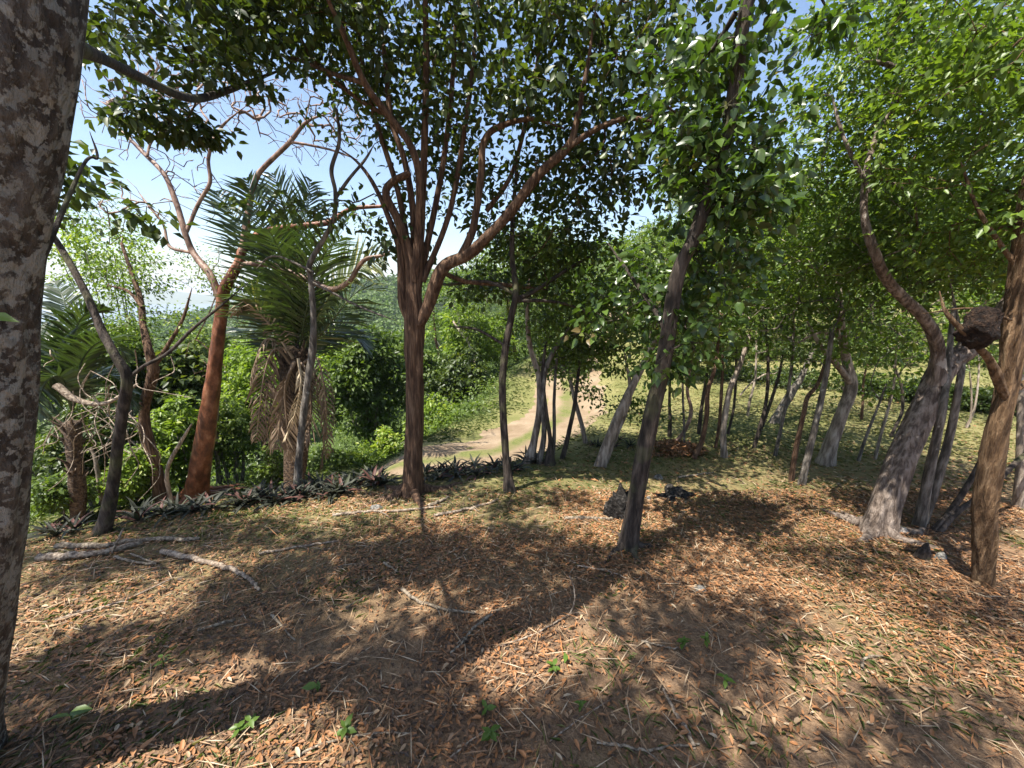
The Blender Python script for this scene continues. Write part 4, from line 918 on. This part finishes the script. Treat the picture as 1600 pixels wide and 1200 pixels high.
# undergrowth of the valley side and the wooded hill beyond: nobody could count it
mb = MB()
n = 3800
X = rng.uniform(-22, 8, n); Y = rng.uniform(2, 30, n); s = edge_sd(X, Y); ok = (s > 3.2) & (s < 22); X, Y = X[ok], Y[ok]
T = np.stack([X, Y, H(X, Y) + rng.uniform(.05, .55, len(X)) * np.clip((edge_sd(X, Y) - 2.8) / 2, .25, 1)], -1)
cluster_leaves(mb, T, 34, .40, .11, .06, 0, None, 1.2, .15, .05, .8)
tag(mb.build('undergrowth', M['leaf_mid'], None, True), 'tangled green undergrowth covering the valley side below the dirt track', 'undergrowth', kind='stuff')
mb = MB()
n = 11500
r = np.exp(rng.uniform(math.log(24), math.log(1000), n)); az = rng.uniform(math.radians(-63), math.radians(16), n)
X = r * np.sin(az); Y = r * np.cos(az)
ok = (edge_sd(X, Y) > 18) & (H(X, Y) > -66); X, Y, r = X[ok], Y[ok], r[ok]
hh = 1.5 + 3.0 * rng.random(len(X))
per = 26
ci = np.repeat(np.arange(len(X)), per); m = len(ci)
sc = np.clip(r / 100, .5, 5)[ci]
v = rdir(m); v[:, 2] = np.abs(v[:, 2]) * 1.0 - .25
c = np.stack([X, Y, H(X, Y) + hh * .8], -1)
rad = (1.2 + 1.5 * rng.random(len(X)))[ci] * np.clip(sc, .8, 3)
pos = c[ci] + v * (rad * rng.uniform(.75, 1.05, m))[:, None]
tn = np.clip(.45 + (rng.normal(size=len(X)) * .22)[ci] + rng.normal(size=m) * .1 + .5 * fbm(X / 30, Y / 30, 3)[ci], 0, 1)
leaves(mb, pos, rdir(m, .4), nrm(v + rdir(m) * .5), sc * .85 * rng.uniform(.6, 1.2, m), sc * .6, tn, .2, .1)
tag(mb.build('wooded_hill_forest', M['leaf_hill'], None, True), 'distant forest covering the hill across the valley', 'forest', kind='stuff')

# ------------------------------------------------------------------ the wood beyond the lawn: whole trees, copied
def wood_variant(seed, leaf, L, W):
    global rng
    rng = np.random.default_rng(100 + seed)
    h = 5.2 + rng.random() * 1.2
    pts = [np.zeros(3)]; d = np.array([rng.normal() * .18, rng.normal() * .18, 1.0])
    for k in range(5): pts.append(pts[-1] + d * h * .13); d = nrm(d + rng.normal(size=3) * .16) 
    C = catmull(np.array([pts[0] + [0, 0, -.3]] + pts), 5); R = np.linspace(.11, .05, len(C))
    tr = MB(); tube(tr, C, R, 9, .12, seed=seed)
    bl = []
    for k in range(7):
        a = rng.uniform(0, 6.28); q = rng.uniform(.3, 1.5)
        bl.append((np.array([math.cos(a) * q, math.sin(a) * q, rng.uniform(1.5, 5.4)]), np.array([1.0, 1.0, .6]) * rng.uniform(.7, 1.15), 30))
    T = blob_targets(bl)
    ch = grow(C[8:], nrm(np.gradient(C, axis=0))[8:], T, .5, .004, .05)
    br = MB()
    for p, q in ch: tube(br, p, q, 4 if q[0] > .012 else 3)
    fo = MB(); cluster_leaves(fo, T, 15, .38, L, W, 0, None, 1.1, .15, .05)
    return tr.mesh('trunk', M[('bark_grey', 'bark_brown', 'bark_pale', 'bark_dark')[seed % 4]]), br.mesh('branches', M['bark_grey']), fo.mesh('foliage', M[leaf])
VARS = [wood_variant(0, 'leaf_mid', .15, .08), wood_variant(1, 'leaf_bright', .15, .08), wood_variant(2, 'leaf_mid', .13, .075), wood_variant(3, 'leaf_bright', .17, .085), wood_variant(5, 'leaf_dark', .15, .085)]
rng = np.random.default_rng(77)
WOOD = []
WL = ['grey-barked', 'brown-barked bright-leaved', 'pale-barked', 'dark-barked bright-leaved', 'dark-leaved']
def wood_tree(x, y, k, sc, rz, label, group):
    b = np.array([x, y, float(H(x, y))])
    root = empty('wood_tree', b); root.rotation_euler = (0, 0, rz); root.scale = (sc, sc, sc * rng.uniform(.9, 1.15))
    tag(root, label % WL[k], 'tree', group + ', ' + WL[k].split(' and ')[0])
    for me, kd in zip(VARS[k], (None, None, 'stuff')):
        o = bpy.data.objects.new(me.name.split('.')[0], me); o.parent = root; COL.objects.link(o)
        if kd: o['kind'] = kd
cnt = 0; tries = 0
while cnt < 96 and tries < 6000:
    tries += 1
    y = 13.5 + 31 * rng.random() ** 1.4; x = rng.uniform(2.0, 1.5 * y + 2)
    s = float(edge_sd(np.array(x), np.array(y)))
    if s > -1.0: continue
    dmin = 1.5 if y < 18 else 2.4
    if any((x - a) ** 2 + (y - c) ** 2 < dmin ** 2 for a, c in WOOD): continue
    if y < 13 and rng.random() < .35: continue
    if .85 < x / y < 1.3 and y < 16 and rng.random() < .5: continue
    WOOD.append((x, y)); cnt += 1
    wood_tree(x, y, int(rng.integers(0, 4)), rng.uniform(.75, 1.15) * (1 + .012 * max(0, y - 14)), rng.uniform(0, 6.28), '%s tree in the wood that closes the far side of the lawn', 'trees of the wood beyond the lawn')
for k, (x, y) in enumerate([(1.0, 13.2), (.2, 15.6), (4.6, 12.0), (5.6, 14.4), (1.9, 17.2), (6.2, 17.6), (-1.2, 12.8), (4.9, 10.2)]):
    WOOD.append((x, y)); wood_tree(x, y, k % 4, .8, k * 1.3, '%s tree standing beside the far end of the dirt track', 'trees by the far track')
cnt = 0; tries = 0
while cnt < 34 and tries < 6000:
    tries += 1
    y = rng.uniform(10, 42); x = rng.uniform(-1.35 * y, 12)
    s = float(edge_sd(np.array(x), np.array(y)))
    if s < 4.2 or s > 40: continue
    px = 800 + FPX * x / (y * .97)
    if 460 < px < 660: continue
    if any((x - a) ** 2 + (y - c) ** 2 < 6 for a, c in WOOD): continue
    WOOD.append((x, y)); cnt += 1
    wood_tree(x, y, int(rng.integers(0, 4)), rng.uniform(.6, .95), rng.uniform(0, 6.28), '%s tree growing down the valley side beyond the dirt track', 'trees on the valley side')

# ------------------------------------------------------------------ dark rosette plants along the brow
def ros_leaf(L, W, arch, tint):
    mb = MB(); n = 6
    s = np.linspace(0, 1, n)
    y = s * L; z = L * (.55 * s - arch * s * s)
    wd = W * np.array([.75, 1, 1, .85, .5, .04]) / 2
    V = np.concatenate([np.stack([wd, y, z + wd * .5], -1), np.stack([0 * wd, y, z], -1), np.stack([-wd, y, z + wd * .5], -1)])
    q = [(i, i + 1, n + i + 1, n + i) for i in range(n - 1)] + [(n + i, n + i + 1, 2 * n + i + 1, 2 * n + i) for i in range(n - 1)]
    mb.add(V, quads=q, tint=tint); return mb.mesh('leaf', M['brom'])
RL = [ros_leaf(L * 1.1, .026, a * .8, t) for L, a, t in [(.17, .35, .2), (.20, .55, .45), (.22, .75, .6), (.15, .15, .8), (.19, .9, .35), (.18, .6, .97)]]
def rosette(px, py, label, group, sc=1.0):
    b, t = ground(px, py); root = empty('rosette_plant', b); tag(root, label, 'plant', group)
    n = 13
    for k in range(n):
        o = bpy.data.objects.new('leaf', RL[int(rng.integers(0, len(RL)))]); o.parent = root; COL.objects.link(o)
        inner = k / n
        o.rotation_euler = (inner * .75 + rng.normal() * .1, rng.normal() * .15, k * 2.4 + rng.normal() * .2)
        q = sc * rng.uniform(.8, 1.2) * (1 - .25 * inner); o.scale = (q, q, q)
for (x0, x1, y0, y1, n, lab) in [(372, 470, 792, 775, 12, 'dark spiky rosette plant in the bed around the slim grey tree'), (478, 600, 776, 758, 14, 'dark spiky rosette plant in the bed between the palm and the many-stemmed tree'),
                               (662, 745, 748, 738, 10, 'dark spiky rosette plant in the bed right of the many-stemmed tree'), (762, 842, 738, 726, 9, 'dark spiky rosette plant in the bed at the slim curved trunk'),
                               (205, 330, 812, 800, 10, 'dark spiky rosette plant in the bed below the red-barked tree'), (72, 140, 838, 818, 6, 'dark spiky rosette plant beside the lichened trunk'), (925, 1000, 700, 690, 8, 'dry spiky rosette plant behind the stout pale double trunk')]:
    for k in range(n):
        f = (k + rng.uniform(-1.1, 1.1)) / max(1, n - 1); f = min(1, max(0, f))
        rosette(x0 + (x1 - x0) * f, y0 + (y1 - y0) * f + rng.uniform(-9, 7), lab, lab.replace('plant', 'plants').replace('dark ', '').replace('dry ', ''), rng.uniform(.9, 1.3) * (1.0 if x1 < 900 else .7))

# ------------------------------------------------------------------ dead wood, stones, stumps
STK = [
 ('bent grey stick lying near the middle of the clearing', [(628, 924), (655, 943), (700, 956), (742, 961)], 8, 'stick_grey'),
 ('mossy forked stick pointing at the bent grey stick', [(768, 964), (740, 985), (722, 1008), (704, 1024)], 8, 'stick_grey'),
 ('curved exposed root with a pale broken end', [(255, 866), (310, 878), (360, 892), (390, 908), (406, 926)], 12, 'stick'),
 ('long brown stick lying from the lichened trunk', [(88, 972), (150, 955), (205, 937), (268, 908)], 6, 'stick'),
 ('thick rotting log beside the lichened trunk', [(62, 876), (110, 874), (160, 868), (222, 852)], 17, 'stick'),
 ('grey weathered log behind the rotting one', [(90, 858), (160, 856), (225, 848), (312, 846)], 13, 'stick_grey'),
 ('thin branched twig standing against the rotting log', [(176, 866), (186, 840), (192, 826)], 5, 'stick'),
 ('looped pale root by the rotting log', [(180, 872), (205, 880), (245, 884), (225, 876), (205, 868)], 6, 'stick_grey'),
 ('white forked stick lying flat in the leaf litter', [(932, 1163), (970, 1168), (1005, 1176), (1045, 1170), (1092, 1166)], 7, 'stick_grey'),
 ('brown branch meeting the white forked stick', [(1084, 1172), (1070, 1140), (1050, 1108), (1036, 1080)], 9, 'stick'),
 ('short flat bark strip in the sunny litter', [(310, 988), (340, 979), (368, 972)], 8, 'stick_grey'),
 ('small dark crooked twig near the bark strip', [(424, 964), (436, 975), (444, 986), (462, 1004)], 6, 'stick_grey'),
 ('thin springy twig sticking up from the litter', [(780, 1012), (830, 996), (868, 975), (890, 958), (898, 938), (896, 915), (890, 900)], 4, 'stick'),
 ('long pale twig by the bottom grass', [(446, 1196), (490, 1172), (540, 1156), (600, 1148), (640, 1150)], 6, 'stick_grey'),
 ('pale short log beside the charred stump', [(882, 813), (910, 812), (935, 813), (958, 814)], 8, 'stick_grey'),
 ('worn root crossing the bare soil', [(678, 808), (710, 802), (745, 794), (778, 783)], 7, 'stick'),
 ('long grey root below the rosette bed', [(520, 808), (560, 803), (620, 800), (690, 794)], 7, 'stick'),
 ('bleached root end under the many-stemmed tree', [(668, 795), (684, 788), (702, 780)], 9, 'stick_grey'),
 ('thin root crossing the shade by the clearing', [(405, 868), (440, 862), (490, 853), (530, 848)], 6, 'stick'),
 ('slim stick in the brown litter under the slanting tree', [(902, 886), (935, 892), (960, 898), (978, 906)], 4, 'stick'),
 ('curled dead branch lying on the sunny grass', [(1346, 1048), (1348, 1034), (1360, 1028), (1378, 1028)], 6, 'stick_grey'),
 ('thin white twig by the leafy seedlings', [(1002, 1004), (1025, 1010), (1050, 1016), (1066, 1014)], 5, 'stick_grey'),
 ('dark branch half buried at the sunny streak', [(1040, 1090), (1055, 1120), (1075, 1150)], 6, 'stick'),
 ('fine twig beside the many-stemmed tree', [(520, 890), (545, 884), (575, 884)], 3, 'stick'),
 ('short straight twig near the small dark crooked one', [(540, 952), (555, 944), (572, 934)], 4, 'stick_grey'),
 ('broken stick in the shaded middle litter', [(600, 882), (612, 890), (622, 897)], 6, 'stick_grey'),
 ('thin bent stem lying across the lower litter', [(700, 1190), (730, 1165), (770, 1135)], 4, 'stick'),
 ('long straw stem in the lower litter', [(860, 1160), (900, 1130), (950, 1098)], 4, 'stick'),
 ('fallen pale branch on the lawn beyond the charred log', [(1060, 748), (1090, 744), (1115, 740)], 5, 'stick_grey')]
for lab, pts, wd, mt in STK:
    P = []; R = []
    for px, py in pts:
        g, t = ground(px, py); r = wd / 2 / FPX * t * .66; P.append(g + np.array([0, 0, r * .8 + .008])); R.append(r)
    if 'springy' in lab or 'standing against' in lab:
        b0 = P[2 if 'springy' in lab else 0]
        for q in range(3 if 'springy' in lab else 1, len(P)):
            P[q] = at(pts[q][0], pts[q][1], b0[1] + .02 * q)[0]
    C = catmull(np.array(P), 7) + rng.normal(size=3) * 0
    for q in range(1, len(C) - 1): C[q] += rng.normal(size=3) * np.mean(R) * .22
    Rr = np.interp(np.linspace(0, 1, len(C)), np.linspace(0, 1, len(R)), R) * np.linspace(1.05, .6, len(C))
    mb = MB(); tube(mb, C, Rr, 9, .25, seed=rng.uniform(0, 80))
    L0 = np.linalg.norm(C[-1] - C[0])
    if len(pts) > 3 and wd < 9:
        j = len(C) // 2; e = C[j] + nrm(C[j + 1] - C[j]) * L0 * .15 + nrm(np.cross(C[j + 1] - C[j], [0, 0, 1.0])) * L0 * .14
        e[2] = float(H(e[0], e[1])) + .012
        tube(mb, np.array([C[j], (C[j] + e) / 2 + [0, 0, .01], e]), [Rr[j] * .6, Rr[j] * .45, Rr[j] * .25], 6)
    o = mb.build('root' if ' root' in lab else 'log' if ' log' in lab else 'fallen_stick', M[mt], None, True, C[0])
    tag(o, lab, 'root' if ' root' in lab else 'log' if ' log' in lab else 'stick')
def lump(name, label, cat, px, py, wpx, hpx, mat, sharp=.5, seed=0.):
    g, t = ground(px, py); rx = wpx / 2 / FPX * t; rz = hpx / FPX * t
    ph = np.linspace(0, math.pi * .62, 16); th = np.arange(28) * 2 * math.pi / 28
    S = np.stack([np.sin(ph)[:, None] * np.cos(th)[None], np.sin(ph)[:, None] * np.sin(th)[None], np.cos(ph)[:, None] + 0 * th[None]], -1)
    rr = 1 + sharp * 1.6 * fbm(S[..., 0] * 2.2 + seed, S[..., 1] * 2.2 + S[..., 2] * 1.7 + seed, 4)
    V = S * rr[..., None] * np.array([rx, rx * .8, rz]) + g + [0, 0, 0.0]
    mb = MB(); i = np.arange(15)[:, None] * 28; j = np.arange(28)[None]; k = (j + 1) % 28
    mb.add(V.reshape(-1, 3), quads=np.stack([i + j, i + 28 + j, i + 28 + k, i + k], -1).reshape(-1, 4))
    tag(mb.build(name, M[mat], None, True, g), label, cat)
lump('charred_stump', 'black charred jagged stump behind the slanting vine-wrapped tree', 'stump', 966, 808, 34, 46, 'char', .9, 3)
lump('charred_log', 'short black charred log on the sunny grass', 'log', 1052, 774, 42, 12, 'char', .9, 8)
lump('tree_stump', 'small cut brown stump below the thick leaning trunk', 'stump', 1440, 872, 20, 26, 'bark_dark', .35, 12)
for lab, x, y, wv, h in [('white pebble beside the charred log', 1013, 781, 8, 6), ('pale stone on the sunny lawn behind the vine-wrapped tree', 1028, 748, 14, 7), ('grey stone below the small cut stump', 1470, 872, 16, 9), ('pale flat stone in the litter right of the vine-wrapped tree', 1094, 920, 18, 5), ('grey block of stone in the bare soil near the brow', 588, 795, 18, 7)]:
    lump('stone', lab, 'stone', x, y, wv, h, 'rock', .35, x * .1)

# ------------------------------------------------------------------ leaf litter, grass, seedlings
def scatter(n, x0, x1, y0, y1, dens):
    X = rng.uniform(x0, x1, n); Y = rng.uniform(y0, y1, n)
    k = rng.random(n) < dens(X, Y)
    return X[k], Y[k]
def slope_n(X, Y):
    e = .03
    return nrm(np.stack([-(H(X + e, Y) - H(X - e, Y)) / (2 * e), -(H(X, Y + e) - H(X, Y - e)) / (2 * e), np.ones_like(X)], -1))
def litter_leaves(mb, X, Y, L0, L1, q, lift=.004):
    n = len(X); nn = slope_n(X, Y)
    d = rdir(n, .12); d = nrm(d - nn * np.einsum('ij,ij->i', d, nn)[:, None] + nn * (rng.normal(size=n) * .14)[:, None])
    L = rng.uniform(L0, L1, n) * rng.choice([.6, 1, 1, 1.15], n); W = L * rng.uniform(.26, .46, n)
    pos = np.stack([X, Y, H(X, Y) + lift + rng.random(n) * .014], -1) - d * L[:, None] * .5
    up = nrm(nn + rdir(n) * .38)
    t = np.clip(.43 + rng.normal(size=n) * .21 + .75 * fbm(X * .9 + 3, Y * .9, 3), 0, 1)
    leaves(mb, pos, d, up, L, W, t, rng.uniform(.1, .5), rng.uniform(-.1, .3), q)
def plate(X, Y): return sstep(.3, -.3, edge_sd(X, Y))
mb = MB()
X, Y = scatter(185000, -3.8, 4.4, .2, 3.4, lambda x, y: plate(x, y) * (.14 + .86 * sstep(-.16, .10, fbm(x * 1.3, y * 1.3, 3))) * (np.abs(x) < 1.5 * y + .8) * (.55 + .45 * sstep(-1.6, -.4, x)))
for c in np.array_split(np.arange(len(X)), 6): litter_leaves(mb, X[c], Y[c], .016, .034, 1)
X, Y = scatter(90000, -6, 8.5, 3.0, 8.0, lambda x, y: plate(x, y) * np.clip((3.6 / y) ** 2.0, 0, 1) * (1 - .85 * sstep(-.6, 1.2, y - 2.7 + .28 * np.clip(3 - x, -4, 6) + 1.6 * fbm(x * .5, y * .5, 3))) * sstep(-.25, .15, fbm(x, y, 3)) * (np.abs(x) < 1.5 * y + .8))
for c in np.array_split(np.arange(len(X)), 4): litter_leaves(mb, X[c], Y[c], .030, .055, 0)
tag(mb.build('leaf_litter', M['litter'], None, True), 'brown and orange dry leaves covering the ground under the trees', 'leaf litter', kind='stuff')
# straw and fine twigs within the litter
mb = MB()
X, Y = scatter(12000, -4, 4.6, .2, 5.0, lambda x, y: plate(x, y) * np.clip(2.4 / np.maximum(y, .5), 0, 1) * (np.abs(x) < 1.5 * y + .8))
n = len(X); d = rdir(n, .06); L = rng.uniform(.05, .16, n)
leaves(mb, np.stack([X, Y, H(X, Y) + .014 + .01 * rng.random(n)], -1), d, nrm(rdir(n) * .3 + [0, 0, 1]), L, .0045, np.clip(.75 + rng.normal(size=n) * .2, 0, 1), .1, 0.03, 0)
tag(mb.build('straw', M['litter'], None, True), 'pale straw and fine twigs strewn over the dry leaves', 'straw', kind='stuff')
# grass: sparse tufts near, dry turf on the lawn, green verge
mb = MB()
def blades(X, Y, L0, L1, wd, tint, lean=.7):
    n = len(X); d = nrm(rdir(n, 0.0) * lean + np.array([0, 0, .55]) + rdir(n) * .2)
    L = rng.uniform(L0, L1, n)
    leaves(mb, np.stack([X, Y, H(X, Y) - .004], -1), d, nrm(rdir(n) * .5 + [0, 0, 1]), L, wd * rng.uniform(.7, 1.3, n), np.clip(tint, 0, 1), .3, .35, 0)
tuft = lambda x, y: sstep(.0, .20, fbm(x * 2.1 + 31, y * 2.1, 3))
X, Y = scatter(60000, -3.8, 4.4, .2, 3.6, lambda x, y: plate(x, y) * tuft(x, y) * (np.abs(x) < 1.5 * y + .8) * (.5 + .5 * sstep(.6, -.6, np.abs(x) - 2.0) * 0 + .25 * sstep(0, 2, np.abs(x))))
blades(X, Y, .03, .075, .005, .44 + rng.normal(size=len(X)) * .2, 1.0)
X, Y = scatter(190000, -4, 13, 2.4, 12.5, lambda x, y: plate(x, y) * np.clip((5.5 / y) ** 1.5, 0, 1) * sstep(-1.4, 2.0, y - 2.7 + .28 * np.clip(3 - x, -4, 6) + 1.6 * fbm(x * .5, y * .5, 3)) * (.25 + .75 * sstep(-.2, .15, fbm(x * 1.6, y * 1.6, 3))) * (np.abs(x) < 1.5 * y + .8))
blades(X, Y, .03, .075, .009, .58 + rng.normal(size=len(X)) * .2 - .5 * fbm(X * .8 + 9, Y * .8, 3), 1.1)
X, Y = scatter(90000, -10, 5, 2.5, 12, lambda x, y: (sstep(2.1, 2.7, edge_sd(x, y) + .5 * fbm(x * 2, y * 2, 3)) * sstep(4.6, 3.4, edge_sd(x, y)) * .7 + .16 * sstep(.05, .2, edge_sd(x, y)) * sstep(.7, .4, edge_sd(x, y))) * np.clip((6 / y) ** 1.2, 0, 1))
blades(X, Y, .05, .14, .009, .22 + rng.normal(size=len(X)) * .15, .8)
tag(mb.build('grass', M['grass'], None, True), 'sparse green and straw-coloured grass growing through the litter and over the lawn', 'grass', kind='stuff')
# red-brown leaf heap on the lawn
g, t = ground(1050, 706)
mb = MB(); n = 900; a = rng.uniform(0, 6.28, n); q = np.sqrt(rng.random(n))
X = g[0] + np.cos(a) * q * .42; Y = g[1] + np.sin(a) * q * .28
leaves(mb, np.stack([X, Y, H(X, Y) + .11 * (1 - q ** 2) + .01], -1), rdir(n, .4), nrm(rdir(n) * .6 + [0, 0, 1]), .07, .03, np.clip(.32 + rng.normal(size=n) * .12, 0, 1), .3, .1)
o = mb.build('leaf_heap', M['litter'], None, True, g); tag(o, 'raked heap of red-brown leaves on the lawn beside the thin poles', 'leaf heap'); o['kind'] = 'stuff'
# single fallen leaves that can be picked out in front
FL = []
for k, (L, W, tn, dr) in enumerate([(.048, .018, .5, .25), (.058, .019, .6, -.2), (.045, .02, .82, .3), (.042, .018, .35, .1), (.052, .021, .45, .4), (.05, .018, .95, -.1)]):
    m2 = MB(); leaves(m2, np.array([[0, -L / 2, .012]]), np.array([[0, 1.0, 0]]), np.array([[0, 0, 1.0]]), L, W, np.array([tn]), .45, dr, 1); FL.append(m2.mesh('fallen_leaf', M['litter']))
FN = ['curled orange-brown dry leaf lying on the litter of the clearing', 'long orange dry leaf arched on the litter of the clearing', 'pale tan dry leaf lying on the litter of the clearing', 'dull red-brown dry leaf lying on the litter of the clearing', 'strongly curled brown dry leaf lying on the litter of the clearing', 'bleached whitish dry leaf lying on the litter of the clearing']
for k in range(290):
    px = rng.uniform(30, 1560); py = 900 + 290 * math.sqrt(rng.random())
    if px < 110: px += 120
    g, t = ground(px, py)
    nn = slope_n(g[0:1], g[1:2])[0]; kind = int(rng.choice(6, p=[.24, .2, .14, .2, .18, .04]))
    o = bpy.data.objects.new('fallen_leaf', FL[kind]); COL.objects.link(o)
    qn = Vector(nrm(nn + rng.normal(size=3) * .18)).to_track_quat('Z', 'Y'); o.rotation_mode = 'QUATERNION'
    from mathutils import Quaternion
    o.rotation_quaternion = qn @ Quaternion((0, 0, 1), rng.uniform(0, 6.28)); o.location = g + np.array([0, 0, .008]); z = rng.uniform(.6, 1.0); o.scale = (z, z, z)
    tag(o, FN[kind], 'leaf', FN[kind].replace('leaf', 'leaves'))
# seedlings
def seedling(px, py, label, n, L, H0=.05):
    g, t = ground(px, py); root = empty('seedling', g); tag(root, label, 'seedling')
    mb = MB(); tube(mb, np.array([g - [0, 0, .01], g + [.004, .002, H0 * .6], g + [.006, .0, H0]]), [.003, .0025, .0015], 5, tint=.3); mb.build('stem', M['seedling'], root, True, g)
    me = leaf_mesh('leaf', M['seedling'], L, L * .55, .6, .15, .25)
    for k in range(n):
        a = k * 2.4 + rng.normal() * .3; h = H0 * (.45 + .55 * k / max(1, n - 1))
        o = bpy.data.objects.new('leaf', me); o.parent = root; COL.objects.link(o); o.location = (.005, 0, h); o.rotation_euler = (rng.uniform(0, .5), rng.normal() * .2, a); z = rng.uniform(.75, 1.2); o.scale = (z, z, z)
for lab, x, y, n, L in [('bright green seedling in the sunny patch, leaves pale yellow', 862, 1052, 7, .035), ('single round green leaf seedling above the sunny patch', 883, 1036, 2, .04), ('broad bright leaf seedling in the sunny litter', 496, 1086, 2, .055), ('low seedling cluster by the long pale twig', 372, 1152, 7, .035),
                       ('seedling with paired leaves next to the long pale twig', 392, 1140, 5, .035), ('leafy seedling in orange litter at the twig tip', 540, 1150, 6, .04), ('dark green seedling in the shaded lower litter', 765, 1158, 7, .045), ('small seedling beside the dark green one', 758, 1118, 5, .035),
                       ('green seedling at the edge of the brown branch', 1130, 1072, 4, .045), ('seedling clump under the thin white twig', 1065, 1012, 8, .035), ('seedling in shade near the thin white twig', 1100, 1008, 7, .035), ('tiny seedling in the left grass', 255, 1042, 4, .035), ('leafy seedling beside the white forked stick', 905, 1112, 5, .03), ('broad green blade seedling by the lichened trunk', 112, 1130, 3, .07)]:
    seedling(x, y, lab, n, L)

# ------------------------------------------------------------------ thin sea haze over the whole place
mb = MB(); Rb = 6200.0
V = [(x, y, z) for z in (-78, 48) for x, y in ((-Rb, -Rb), (Rb, -Rb), (Rb, Rb), (-Rb, Rb))]
mb.add(V, quads=[(0, 3, 2, 1), (4, 5, 6, 7), (0, 1, 5, 4), (1, 2, 6, 5), (2, 3, 7, 6), (3, 0, 4, 7)])
hm, ht, ho = mat_new('haze')
vol = N(ht, 'ShaderNodeVolumePrincipled'); vol.inputs['Color'].default_value = (.86, .92, 1, 1); vol.inputs['Density'].default_value = .00045; vol.inputs['Anisotropy'].default_value = .2
ht.links.new(vol.outputs[0], ho.inputs['Volume'])
tag(mb.build('haze', hm, None, False), 'thin pale sea haze over the valley and the bay', 'haze', kind='stuff')
